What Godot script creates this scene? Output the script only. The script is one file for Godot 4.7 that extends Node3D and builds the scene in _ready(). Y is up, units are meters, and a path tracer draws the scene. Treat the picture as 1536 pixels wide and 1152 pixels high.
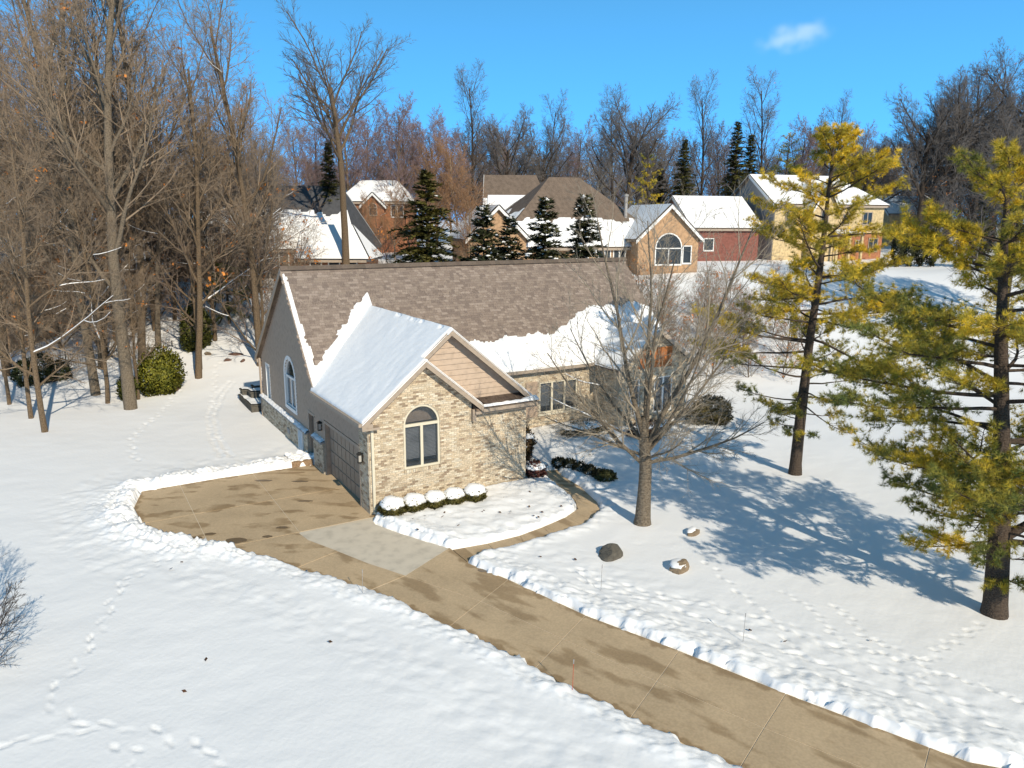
extends Node3D
# Winter aerial view of a brick ranch house with a cleared concrete driveway, pines, bare trees and neighbours.
# Axes: x runs along the garage front, -z runs back along the garage side, the origin is the garage corner.

const CAM := Vector3(-8.4956, 10.0, 23.5522)
const RT := Vector3(0.85713, 0.0, 0.51510)   # street frame: to the right of the street
const FW := Vector3(0.51510, 0.0, -0.85713)  # street frame: away from the street
const UP := Vector3.UP
const ARCH_N := 18

var rng := RandomNumberGenerator.new()
var taken := {}
var M := {}
var noise := FastNoiseLite.new()
var lump := FastNoiseLite.new()
var fine := FastNoiseLite.new()
var house: Node3D
var drive := PackedVector2Array()
var walk := PackedVector2Array()
var white := Color(1, 1, 1)

# ---------------------------------------------------------------- mesh buffer
class Buf:
	var v := PackedVector3Array()
	var n := PackedVector3Array()
	var c := PackedColorArray()
	var uv := PackedVector2Array()
	var i := PackedInt32Array()

	func tri(a: Vector3, b: Vector3, d: Vector3, nn: Vector3, col: Color) -> void:
		var k := v.size()
		v.append(a); v.append(b); v.append(d)
		n.append(nn); n.append(nn); n.append(nn)
		c.append(col); c.append(col); c.append(col)
		if (d - a).cross(b - a).dot(nn) < 0.0:
			i.append(k); i.append(k + 2); i.append(k + 1)
		else:
			i.append(k); i.append(k + 1); i.append(k + 2)

	func quad(a: Vector3, b: Vector3, d: Vector3, e: Vector3, nn: Vector3, col: Color) -> void:
		var k := v.size()
		v.append(a); v.append(b); v.append(d); v.append(e)
		for q in 4:
			n.append(nn); c.append(col)
		if (d - a).cross(b - a).dot(nn) < 0.0:
			i.append_array(PackedInt32Array([k, k + 2, k + 1, k, k + 3, k + 2]))
		else:
			i.append_array(PackedInt32Array([k, k + 1, k + 2, k, k + 2, k + 3]))

	# a box from its centre and three half axes
	func obox(o: Vector3, x: Vector3, y: Vector3, z: Vector3, col: Color) -> void:
		for s in [-1.0, 1.0]:
			quad(o + s * x - y - z, o + s * x + y - z, o + s * x + y + z, o + s * x - y + z, (s * x).normalized(), col)
			quad(o + s * y - x - z, o + s * y + x - z, o + s * y + x + z, o + s * y - x + z, (s * y).normalized(), col)
			quad(o + s * z - y - x, o + s * z + y - x, o + s * z + y + x, o + s * z - y + x, (s * z).normalized(), col)

	func box(lo: Vector3, hi: Vector3, col := Color(1, 1, 1)) -> void:
		var h := (hi - lo) * 0.5
		obox((lo + hi) * 0.5, Vector3(h.x, 0, 0), Vector3(0, h.y, 0), Vector3(0, 0, h.z), col)

	# a flat polygon with thickness
	func slab(p: Array, off: Vector3, col := Color(1, 1, 1)) -> void:
		var nn := Vector3.ZERO
		for k in p.size():
			var a: Vector3 = p[k]
			var b: Vector3 = p[(k + 1) % p.size()]
			nn += a.cross(b)
		nn = nn.normalized()
		if nn.dot(off) > 0.0: nn = -nn
		var ux: Vector3 = (p[1] - p[0]).normalized()
		var uy := nn.cross(ux)
		var flat := PackedVector2Array()
		for q in p: flat.append(Vector2(q.dot(ux), q.dot(uy)))
		var t := Geometry2D.triangulate_polygon(flat)
		for k in range(0, t.size(), 3):
			tri(p[t[k]], p[t[k + 1]], p[t[k + 2]], nn, col)
			tri(p[t[k]] + off, p[t[k + 1]] + off, p[t[k + 2]] + off, -nn, col)
		var mid := Vector3.ZERO
		for q in p: mid += q / p.size()
		for k in p.size():
			var a: Vector3 = p[k]
			var b: Vector3 = p[(k + 1) % p.size()]
			var sn := (b - a).cross(off).normalized()
			if sn.dot((a + b) * 0.5 - mid) < 0.0: sn = -sn
			quad(a, b, b + off, a + off, sn, col)

	# a round tapering tube through points
	func tube(p: PackedVector3Array, r: PackedFloat32Array, sides: int, col: Color, rough := 0.0, rg: RandomNumberGenerator = null) -> void:
		var k := v.size()
		var last := p.size() - 1
		for q in p.size():
			var d := (p[mini(q + 1, last)] - p[maxi(q - 1, 0)]).normalized()
			var x := d.cross(Vector3(0.31, 0.17, 0.93)).normalized()
			var y := d.cross(x)
			for s in sides:
				var a := TAU * s / sides
				var o := x * cos(a) + y * sin(a)
				var rr := r[q]
				if rough > 0.0: rr *= 1.0 + rg.randf_range(-rough, rough)
				v.append(p[q] + o * rr); n.append(o); c.append(col)
		for q in last:
			for s in sides:
				var a := k + q * sides + s
				var b := k + q * sides + (s + 1) % sides
				i.append_array(PackedInt32Array([a, b + sides, b, a, a + sides, b + sides]))

	func cone(p: Vector3, d: Vector3, l: float, r: float, col: Color) -> void:
		var k := v.size()
		var x := d.cross(Vector3(0.31, 0.17, 0.93)).normalized() * r
		var y := d.cross(x)
		v.append(p + x); n.append(x / r); c.append(col)
		v.append(p - x * 0.5 + y * 0.87); n.append((-x * 0.5 + y * 0.87) / r); c.append(col)
		v.append(p - x * 0.5 - y * 0.87); n.append((-x * 0.5 - y * 0.87) / r); c.append(col)
		v.append(p + d * l); n.append(d); c.append(col)
		i.append_array(PackedInt32Array([k, k + 3, k + 1, k + 1, k + 3, k + 2, k + 2, k + 3, k]))

	# a lone two-sided blade
	func blade(a: Vector3, b: Vector3, d: Vector3, nn: Vector3, col: Color) -> void:
		var k := v.size()
		v.append(a); v.append(b); v.append(d)
		n.append(nn); n.append(nn); n.append(nn)
		c.append(col); c.append(col); c.append(col)
		if (d - a).cross(b - a).dot(nn) < 0.0:
			i.append(k); i.append(k + 2); i.append(k + 1)
		else:
			i.append(k); i.append(k + 1); i.append(k + 2)

	func mesh() -> ArrayMesh:
		var a := []
		a.resize(Mesh.ARRAY_MAX)
		a[Mesh.ARRAY_VERTEX] = v
		a[Mesh.ARRAY_NORMAL] = n
		if c.size() == v.size(): a[Mesh.ARRAY_COLOR] = c
		if uv.size() == v.size(): a[Mesh.ARRAY_TEX_UV] = uv
		a[Mesh.ARRAY_INDEX] = i
		var m := ArrayMesh.new()
		m.add_surface_from_arrays(Mesh.PRIMITIVE_TRIANGLES, a)
		return m

# a wall plane: u along the wall, v up, d outwards
class Wall:
	var o: Vector3
	var u: Vector3
	var n: Vector3
	func _init(a: Vector3, b: Vector3, d: Vector3) -> void:
		o = a; u = b; n = d
	func p(x: float, y: float, d := 0.0) -> Vector3:
		return o + u * x + Vector3.UP * y + n * d
	func bar(b: Buf, u0: float, u1: float, v0: float, v1: float, d0: float, d1: float, col := Color(1, 1, 1)) -> void:
		b.obox(p((u0 + u1) / 2, (v0 + v1) / 2, (d0 + d1) / 2), u * (u1 - u0) / 2, Vector3.UP * (v1 - v0) / 2, n * (d1 - d0) / 2, col)
	# a square-edged strip that follows points in the wall plane
	func strip(b: Buf, pts: PackedVector2Array, w: float, d0: float, d1: float, col := Color(1, 1, 1)) -> void:
		var inner := []
		var outer := []
		for k in pts.size():
			var t := (pts[mini(k + 1, pts.size() - 1)] - pts[maxi(k - 1, 0)]).normalized()
			var s := Vector2(-t.y, t.x) * w * 0.5
			inner.append(pts[k] - s); outer.append(pts[k] + s)
		for k in pts.size() - 1:
			var a: Vector2 = inner[k]
			var e: Vector2 = inner[k + 1]
			var f: Vector2 = outer[k + 1]
			var g: Vector2 = outer[k]
			b.quad(p(a.x, a.y, d1), p(e.x, e.y, d1), p(f.x, f.y, d1), p(g.x, g.y, d1), n, col)
			var away := (p(g.x, g.y) - p(a.x, a.y)).normalized()
			b.quad(p(g.x, g.y, d0), p(f.x, f.y, d0), p(f.x, f.y, d1), p(g.x, g.y, d1), away, col)
			b.quad(p(a.x, a.y, d0), p(e.x, e.y, d0), p(e.x, e.y, d1), p(a.x, a.y, d1), -away, col)

# ---------------------------------------------------------------- nodes
func numbered(called: String) -> String:
	var k: int = taken.get(called, 0)
	taken[called] = k + 1
	return called if k == 0 else "%s_%03d" % [called, k]

func thing(called: String, label: String, category: String, at := Vector3.ZERO, group := "", turn := 0.0) -> Node3D:
	var o := Node3D.new()
	o.name = numbered(called)
	add_child(o)
	o.position = at
	o.rotation.y = turn
	o.set_meta("label", label)
	o.set_meta("category", category)
	if group != "": o.set_meta("group", group)
	return o

func part(called: String, b, mat: Material, parent: Node, stuff := false) -> MeshInstance3D:
	var o := MeshInstance3D.new()
	o.name = called
	o.mesh = b.mesh() if b is Buf else b
	o.material_override = mat
	o.cast_shadow = GeometryInstance3D.SHADOW_CASTING_SETTING_ON
	if stuff: o.set_meta("kind", "stuff")
	parent.add_child(o, true)
	return o

func group_node(called: String, parent: Node) -> Node3D:
	var o := Node3D.new()
	o.name = called
	parent.add_child(o, true)
	return o

func structure(called: String, b, mat: Material, kind := "structure") -> MeshInstance3D:
	var o := part(numbered(called), b, mat, self)
	o.set_meta("kind", kind)
	return o

# ---------------------------------------------------------------- materials
func tex(freq: float, size: int, ramp: Array, seed_: int, octaves := 4, type := FastNoiseLite.TYPE_SIMPLEX_SMOOTH) -> ImageTexture:
	var f := FastNoiseLite.new()
	f.seed = seed_; f.frequency = freq; f.fractal_octaves = octaves; f.noise_type = type
	var im := f.get_seamless_image(size, size)
	var out := Image.create_empty(size, size, true, Image.FORMAT_RGB8)
	var g := Gradient.new()
	g.offsets = PackedFloat32Array(range(ramp.size()).map(func(k): return float(k) / (ramp.size() - 1)))
	g.colors = PackedColorArray(ramp)
	for y in size:
		for x in size:
			out.set_pixel(x, y, g.sample(im.get_pixel(x, y).r))
	out.generate_mipmaps()
	return ImageTexture.create_from_image(out)

func bump(freq: float, size: int, strength: float, seed_: int, octaves := 4) -> ImageTexture:
	var f := FastNoiseLite.new()
	f.seed = seed_; f.frequency = freq; f.fractal_octaves = octaves
	var im := f.get_seamless_image(size, size)
	im.convert(Image.FORMAT_RGBA8)
	im.bump_map_to_normal_map(strength)
	im.generate_mipmaps()
	return ImageTexture.create_from_image(im)

# colours are given as linear base values
func mat(called: String, lin: Color, rough := 0.8, vertex := false) -> StandardMaterial3D:
	var m := StandardMaterial3D.new()
	m.resource_name = called
	m.albedo_color = lin.linear_to_srgb()
	m.roughness = rough
	m.metallic_specular = 0.4
	m.vertex_color_use_as_albedo = vertex
	M[called] = m
	return m

func triplanar(m: StandardMaterial3D, scale: float, albedo: Texture2D, normal: Texture2D = null, strength := 1.0, world := true) -> void:
	m.uv1_triplanar = true
	m.uv1_world_triplanar = world
	m.uv1_scale = Vector3.ONE * scale
	m.albedo_texture = albedo
	if normal:
		m.normal_enabled = true
		m.normal_texture = normal
		m.normal_scale = strength

func grey(a: float) -> Color:
	return Color(a, a, a)

func make_materials() -> void:
	var speck := tex(0.05, 256, [grey(0.72), grey(0.95), grey(1.0)], 3)
	var blot := tex(0.02, 256, [grey(0.7), grey(0.92), grey(1.0)], 5, 5)
	var faint := tex(0.02, 256, [grey(0.88), grey(0.97), grey(1.0)], 6, 5)
	var barkt := tex(0.06, 256, [Color(0.5, 0.47, 0.44), Color(0.85, 0.82, 0.78), Color(1.0, 0.98, 0.94)], 8, 5)
	var rough_n := bump(0.06, 256, 6.0, 11, 5)
	var soft_n := bump(0.03, 256, 4.0, 12, 4)
	var m := mat("snow", Color(0.90, 0.89, 0.875), 0.6)
	m.uv1_triplanar = true; m.uv1_world_triplanar = true; m.uv1_scale = Vector3.ONE * 0.55
	m.normal_enabled = true; m.normal_texture = bump(0.018, 512, 9.0, 21, 6); m.normal_scale = 0.12
	m = mat("roof_snow", Color(0.90, 0.89, 0.875), 0.6)
	triplanar(m, 0.8, null, soft_n, 0.3)
	m = mat("brick", white, 0.9, true); triplanar(m, 1.5, speck, rough_n, 0.5)
	m = mat("mortar", Color(0.47, 0.41, 0.32), 0.95); triplanar(m, 1.0, speck)
	m = mat("siding", Color(0.45, 0.335, 0.245), 0.7); triplanar(m, 0.7, faint)
	m = mat("gable_siding", Color(0.50, 0.385, 0.29), 0.7); triplanar(m, 0.7, faint)
	m = mat("trim", Color(0.38, 0.305, 0.235), 0.6); triplanar(m, 0.9, faint)
	m = mat("window_trim", Color(0.62, 0.56, 0.43), 0.5)
	m = mat("white_trim", Color(0.74, 0.73, 0.70), 0.5)
	m = mat("stone_cap", Color(0.40, 0.38, 0.36), 0.8); triplanar(m, 1.0, speck)
	m = mat("shingle", white, 0.92, true); triplanar(m, 1.2, speck, rough_n, 0.6)
	m = mat("brown_roof", Color(0.21, 0.155, 0.115), 0.92); triplanar(m, 0.35, blot, rough_n, 0.6)
	m = mat("grey_roof", Color(0.10, 0.10, 0.105), 0.92); triplanar(m, 0.35, blot, rough_n, 0.6)
	m = mat("dark_metal", Color(0.035, 0.033, 0.03), 0.45); m.metallic = 0.4
	m = mat("garage_paint", Color(0.34, 0.26, 0.19), 0.55); triplanar(m, 1.0, faint)
	m = mat("door_paint", Color(0.10, 0.075, 0.055), 0.5)
	m = mat("lamp_glass", Color(0.42, 0.40, 0.36), 0.2)
	m = mat("glass", Color(0.045, 0.06, 0.075), 0.03)
	m.transparency = BaseMaterial3D.TRANSPARENCY_ALPHA
	m.albedo_color.a = 0.30
	m = mat("dark_glass", Color(0.03, 0.04, 0.05), 0.05)
	m = mat("blind", Color(0.50, 0.52, 0.55), 0.8)
	m = mat("room", Color(0.12, 0.11, 0.10), 0.9)
	m = mat("cedar", white, 0.85, true); triplanar(m, 1.5, speck)
	m = mat("concrete", white, 0.75)
	m = mat("pale_concrete", Color(0.66, 0.58, 0.46), 0.85); triplanar(m, 0.35, faint)
	m = mat("joint", Color(0.62, 0.53, 0.40), 0.95)
	m = mat("puddle", Color(0.17, 0.12, 0.07), 0.3)
	m = mat("rock", Color(0.14, 0.125, 0.10), 0.9); triplanar(m, 0.9, blot, rough_n, 1.2)
	m = mat("tan_rock", Color(0.30, 0.22, 0.14), 0.9); triplanar(m, 0.9, blot, rough_n, 1.2)
	m = mat("flagstone", Color(0.17, 0.10, 0.075), 0.9); triplanar(m, 0.9, blot, rough_n, 1.2)
	m = mat("bark", Color(0.23, 0.175, 0.12), 0.95); triplanar(m, 0.8, barkt, rough_n, 1.4)
	m = mat("grey_bark", Color(0.25, 0.215, 0.17), 0.95); triplanar(m, 0.8, barkt, rough_n, 1.4)
	m = mat("dark_bark", Color(0.09, 0.072, 0.06), 0.95); triplanar(m, 0.8, barkt, rough_n, 1.4)
	m = mat("pine_bark", Color(0.115, 0.09, 0.072), 0.95); triplanar(m, 1.1, barkt, rough_n, 1.8)
	m = mat("pale_bark", Color(0.48, 0.38, 0.28), 0.9); triplanar(m, 0.8, barkt)
	m = mat("twig_olive", Color(0.25, 0.185, 0.125), 0.9)
	m = mat("twig_brown", Color(0.20, 0.145, 0.105), 0.9)
	m = mat("twig_pale", Color(0.30, 0.25, 0.185), 0.9)
	m = mat("twig_grey", Color(0.14, 0.125, 0.115), 0.9)
	m = mat("twig_mauve", Color(0.22, 0.15, 0.14), 0.9)
	m = mat("twig_rust", Color(0.30, 0.17, 0.09), 0.9)
	m = mat("needles", white, 0.6, true)
	m.backlight_enabled = true; m.backlight = Color(0.30, 0.30, 0.08)
	m = mat("leaf", white, 0.7, true)
	m.backlight_enabled = true; m.backlight = Color(0.35, 0.2, 0.05)
	m = mat("brick_far", Color(0.42, 0.175, 0.085), 0.9); triplanar(m, 0.6, blot)
	m = mat("brick_tan_far", Color(0.52, 0.33, 0.19), 0.9); triplanar(m, 0.6, blot)
	m = mat("brick_dark_far", Color(0.26, 0.10, 0.075), 0.9); triplanar(m, 0.6, blot)
	m = mat("tan_siding_far", Color(0.66, 0.50, 0.27), 0.8); triplanar(m, 0.6, blot)
	m = mat("grey_siding_far", Color(0.30, 0.28, 0.26), 0.8)
	m = mat("blue_siding_far", Color(0.13, 0.17, 0.18), 0.8)
	m = mat("stake_red", Color(0.45, 0.08, 0.04), 0.6)
	m = mat("step_brick", Color(0.33, 0.22, 0.13), 0.9); triplanar(m, 1.0, speck)

# ---------------------------------------------------------------- land
func land(x: float, z: float) -> float:
	var s := (x - CAM.x) * FW.x + (z - CAM.z) * FW.z
	return 5.8 * smoothstep(38.0, 74.0, s) + 1.2 * smoothstep(84.0, 150.0, s) + 0.3 * exp(-(pow(x - 14.0, 2) / 50.0 + pow(z + 5.0, 2) / 30.0))

func on_land(x: float, z: float, up := 0.0) -> Vector3:
	return Vector3(x, land(x, z) + up, z)

func street(t: float, s: float, up := 0.0) -> Vector3:
	var p := CAM + RT * t + FW * s
	return on_land(p.x, p.z, up)

func street_at(t: float, s: float, y: float) -> Vector3:
	var p := CAM + RT * t + FW * s
	return Vector3(p.x, y, p.z)

func edge_distance(p: Vector2, poly: PackedVector2Array) -> float:
	var best := 1e9
	var inside := false
	var j := poly.size() - 1
	for i in poly.size():
		var a := poly[i]
		var b := poly[j]
		var ab := b - a
		var k := clampf((p - a).dot(ab) / ab.length_squared(), 0.0, 1.0)
		best = minf(best, (p - a - ab * k).length_squared())
		if (a.y > p.y) != (b.y > p.y) and p.x < (b.x - a.x) * (p.y - a.y) / (b.y - a.y) + a.x:
			inside = not inside
		j = i
	return -sqrt(best) if inside else sqrt(best)

func axis(parts: Array) -> PackedFloat32Array:
	# parts: [from, to, step] in order, then growing steps outwards on both ends
	var mid := []
	for a in parts:
		var n := int(round((a[1] - a[0]) / a[2]))
		for k in n: mid.append(a[0] + (a[1] - a[0]) * k / n)
	mid.append(parts[-1][1])
	var low := []
	var st: float = parts[0][2]
	var x: float = parts[0][0]
	while x > -900.0:
		st *= 1.22; x -= st; low.push_front(x)
	st = parts[-1][2]; x = parts[-1][1]
	while x < 900.0:
		st *= 1.22; x += st; mid.append(x)
	return PackedFloat32Array(low + mid)

func snow_ground() -> void:
	var xs := axis([[-26.0, -12.5, 0.3], [-12.5, 12.5, 0.075], [12.5, 32.0, 0.22]])
	var zs := axis([[-46.0, -27.0, 0.35], [-27.0, -7.5, 0.16], [-7.5, 18.0, 0.075], [18.0, 30.0, 0.4]])
	var nx := xs.size()
	var nz := zs.size()
	var h := PackedFloat32Array()
	h.resize(nx * nz)
	for j in nz:
		var z := zs[j]
		for i in nx:
			var x := xs[i]
			var y := land(x, z) + 0.14
			if x > -40.0 and x < 60.0 and z > -70.0 and z < 40.0:
				y += 0.04 * noise.get_noise_2d(x * 0.4, z * 0.4) + 0.006 * lump.get_noise_2d(x * 0.7, z * 1.2)
			else:
				y += 0.5 * noise.get_noise_2d(x * 0.1, z * 0.1)
			if x > -10.5 and x < 14.0 and z > -10.0 and z < 34.0:
				var p := Vector2(x, z)
				var d := edge_distance(p, drive)
				if d < 3.5:
					var ragged := 0.12 * noise.get_noise_2d(x * 1.7, z * 1.7) + 0.13 * lump.get_noise_2d(x * 1.6, z * 1.6) + 0.07 * fine.get_noise_2d(x * 2.0, z * 2.0)
					var e := d + ragged
					var lumps := maxf(0.0, 0.6 + 0.9 * noise.get_noise_2d(x * 1.5, z * 1.5)) + 0.5 * lump.get_noise_2d(x * 1.9, z * 1.9) + 0.75 * absf(fine.get_noise_2d(x * 0.9, z * 0.9))
					# shovelled heap round the turning area, lower banks along the drive
					var heap := maxf(smoothstep(3.0, 0.0, z) * smoothstep(-1.0, -3.2, x), smoothstep(-5.4, -6.3, z))
					var right := smoothstep(0.8, 1.4, x - (z - 5.0) * 0.33) * smoothstep(4.0, 5.0, z)
					var wide := lerpf(lerpf(0.36, 0.6, right), 0.7, heap)
					var tall := lerpf(lerpf(0.08, 0.09, right), 0.21, heap)
					var far := lerpf(0.40, 0.42, heap)
					var bank := tall * lumps * exp(-pow((e - far) / wide, 2))
					y += bank
					var cut := smoothstep(-0.02, 0.16, e)
					y = lerpf(-0.12, y, cut)
					if e > 1.0: y += 0.03 * smoothstep(1.0, 1.6, e) * smoothstep(3.5, 2.0, e) * lump.get_noise_2d(x, z)
				if x > 0.5 and z > -1.5 and z < 6.0:
					var w := edge_distance(p, walk) + 0.07 * lump.get_noise_2d(x * 1.8, z * 1.8)
					if w < 1.2:
						y += 0.07 * exp(-pow((w - 0.35) / 0.3, 2)) * (0.6 + lump.get_noise_2d(x * 1.4, z * 1.4))
						y = lerpf(land(x, z) - 0.12, y, smoothstep(-0.02, 0.13, w))
				# bed in front of the garage is heaped a little
				if x > -0.2 and x < 6.5 and z > 0.0 and z < 4.0 and edge_distance(p, drive) > 0.3:
					y += 0.08 * smoothstep(0.3, 1.0, edge_distance(p, walk)) * (1.0 + 0.8 * noise.get_noise_2d(x * 2.0, z * 2.0))
			h[j * nx + i] = y
	# tracks: prints pressed into the snow
	for t in TRACKS:
		stamp_track(h, xs, zs, t)
	var b := Buf.new()
	b.v.resize(nx * nz); b.n.resize(nx * nz)
	for j in nz:
		for i in nx:
			var k := j * nx + i
			b.v[k] = Vector3(xs[i], h[k], zs[j])
			var i0 := maxi(i - 1, 0); var i1 := mini(i + 1, nx - 1)
			var j0 := maxi(j - 1, 0); var j1 := mini(j + 1, nz - 1)
			b.n[k] = Vector3(-(h[j * nx + i1] - h[j * nx + i0]) / (xs[i1] - xs[i0]), 1.0, -(h[j1 * nx + i] - h[j0 * nx + i]) / (zs[j1] - zs[j0])).normalized()
	var idx := PackedInt32Array()
	idx.resize((nx - 1) * (nz - 1) * 6)
	var w := 0
	for j in nz - 1:
		for i in nx - 1:
			var k := j * nx + i
			idx[w] = k; idx[w + 1] = k + 1; idx[w + 2] = k + nx + 1
			idx[w + 3] = k; idx[w + 4] = k + nx + 1; idx[w + 5] = k + nx
			w += 6
	b.i = idx
	structure("snow_ground", b, M.snow)

# each: [points, stride, length of a print, width, depth, sideways offset]
const TRACKS := [
	[[-5.61, 0.24, -6.77, 0.62, -7.82, 1.66], 0.30, 0.26, 0.15, 0.045, 0.13],
	[[-7.82, 1.66, -8.22, 2.91, -8.50, 4.05, -8.82, 4.88, -9.04, 5.64, -9.31, 5.90, -9.62, 6.67, -9.15, 7.55, -8.65, 8.09, -8.08, 8.49, -7.70, 8.84, -7.40, 9.3], 0.48, 0.42, 0.13, 0.045, 0.07],
	[[-10.38, 7.71, -9.95, 7.79, -9.50, 7.93, -8.65, 8.09], 0.42, 0.46, 0.12, 0.045, 0.04],
	[[-7.08, 9.57, -6.98, 10.05, -6.6, 10.7], 0.45, 0.34, 0.13, 0.045, 0.07],
	[[-8.4, 8.9, -8.1, 9.4, -8.3, 9.9, -7.9, 10.3], 0.40, 0.28, 0.13, 0.04, 0.1],
	[[-6.43, -10.34, -6.50, -11.93, -6.26, -13.93, -5.67, -15.79, -4.66, -18.11, -3.89, -20.51, -2.84, -23.22, -1.6, -27.0], 0.50, 0.32, 0.26, 0.07, 0.09],
	[[-3.11, -8.88, -3.01, -12.28, -2.35, -16.78, -1.30, -20.45, -0.15, -22.63], 0.20, 0.42, 0.30, 0.06, 0.16],
	[[-2.35, -16.78, -0.9, -24.0, 0.4, -28.5], 0.55, 0.30, 0.26, 0.06, 0.10],
	[[7.62, 11.18, 7.51, 12.13, 7.05, 12.99, 6.79, 13.55, 6.97, 14.13, 7.23, 14.64, 7.64, 15.19, 8.39, 14.98, 9.36, 14.91, 10.48, 14.87], 0.27, 0.20, 0.13, 0.055, 0.06],
	[[8.2, 12.4, 7.9, 13.1, 7.5, 13.6, 7.64, 15.19, 6.88, 15.57, 6.32, 15.53], 0.27, 0.20, 0.13, 0.055, 0.06],
	[[7.54, 15.55, 7.82, 16.13, 8.00, 17.07], 0.27, 0.20, 0.13, 0.055, 0.05],
	[[3.48, 7.14, 4.23, 9.20, 5.30, 10.63, 5.69, 11.64, 6.29, 12.59, 6.43, 13.81, 6.62, 14.87, 6.71, 15.89, 6.81, 17.20], 0.24, 0.30, 0.16, 0.06, 0.12],
	[[7.14, 8.80, 6.72, 9.98, 6.48, 11.15, 6.13, 12.31, 5.24, 13.63], 0.42, 0.24, 0.14, 0.06, 0.06],
	[[3.3, 7.9, 4.3, 10.2, 5.0, 12.2, 5.6, 14.0, 6.1, 16.5], 0.26, 0.34, 0.16, 0.06, 0.04],
	[[2.9, 8.3, 3.9, 10.6, 4.6, 12.8, 5.2, 14.6, 5.7, 17.0], 0.30, 0.34, 0.16, 0.05, 0.05],
	[[16.0, -6.0, 20.0, -12.0, 26.0, -18.0], 0.5, 0.35, 0.3, 0.08, 0.1],
]

func stamp_track(h: PackedFloat32Array, xs: PackedFloat32Array, zs: PackedFloat32Array, t: Array) -> void:
	var nx := xs.size()
	var flat: Array = t[0]
	var side := 1.0
	var carry := 0.0
	for k in range(0, flat.size() - 2, 2):
		var a := Vector2(flat[k], flat[k + 1])
		var b := Vector2(flat[k + 2], flat[k + 3])
		var d := (b - a).normalized()
		var len_ := a.distance_to(b)
		var at := carry
		while at < len_:
			var turn := d.rotated(rng.randf_range(-0.4, 0.4))
			var c: Vector2 = a + d * (at + rng.randf_range(-0.05, 0.05)) + Vector2(-d.y, d.x) * (side * t[5] + rng.randf_range(-0.03, 0.03))
			side = -side
			var i0 := xs.bsearch(c.x - 0.6); var i1 := xs.bsearch(c.x + 0.6)
			var j0 := zs.bsearch(c.y - 0.6); var j1 := zs.bsearch(c.y + 0.6)
			var deep: float = t[4] * rng.randf_range(0.3, 0.8)
			var size := rng.randf_range(0.2, 1.3)
			for j in range(j0, j1):
				for i in range(i0, i1):
					var q := Vector2(xs[i], zs[j]) - c
					var e := Vector2(q.dot(turn) / (t[2] * 0.5), q.dot(Vector2(-turn.y, turn.x)) / (t[3] * 0.5)).length()
					e += 0.35 * fine.get_noise_2d(xs[i] * 1.5, zs[j] * 1.5)
					if e < 2.0:
						h[j * nx + i] += deep * (0.2 * exp(-pow((e - 1.4) / 0.4, 2)) * size - smoothstep(1.25, 0.4, e))
			at += t[1] * rng.randf_range(0.85, 1.15)
		carry = at - len_

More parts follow.
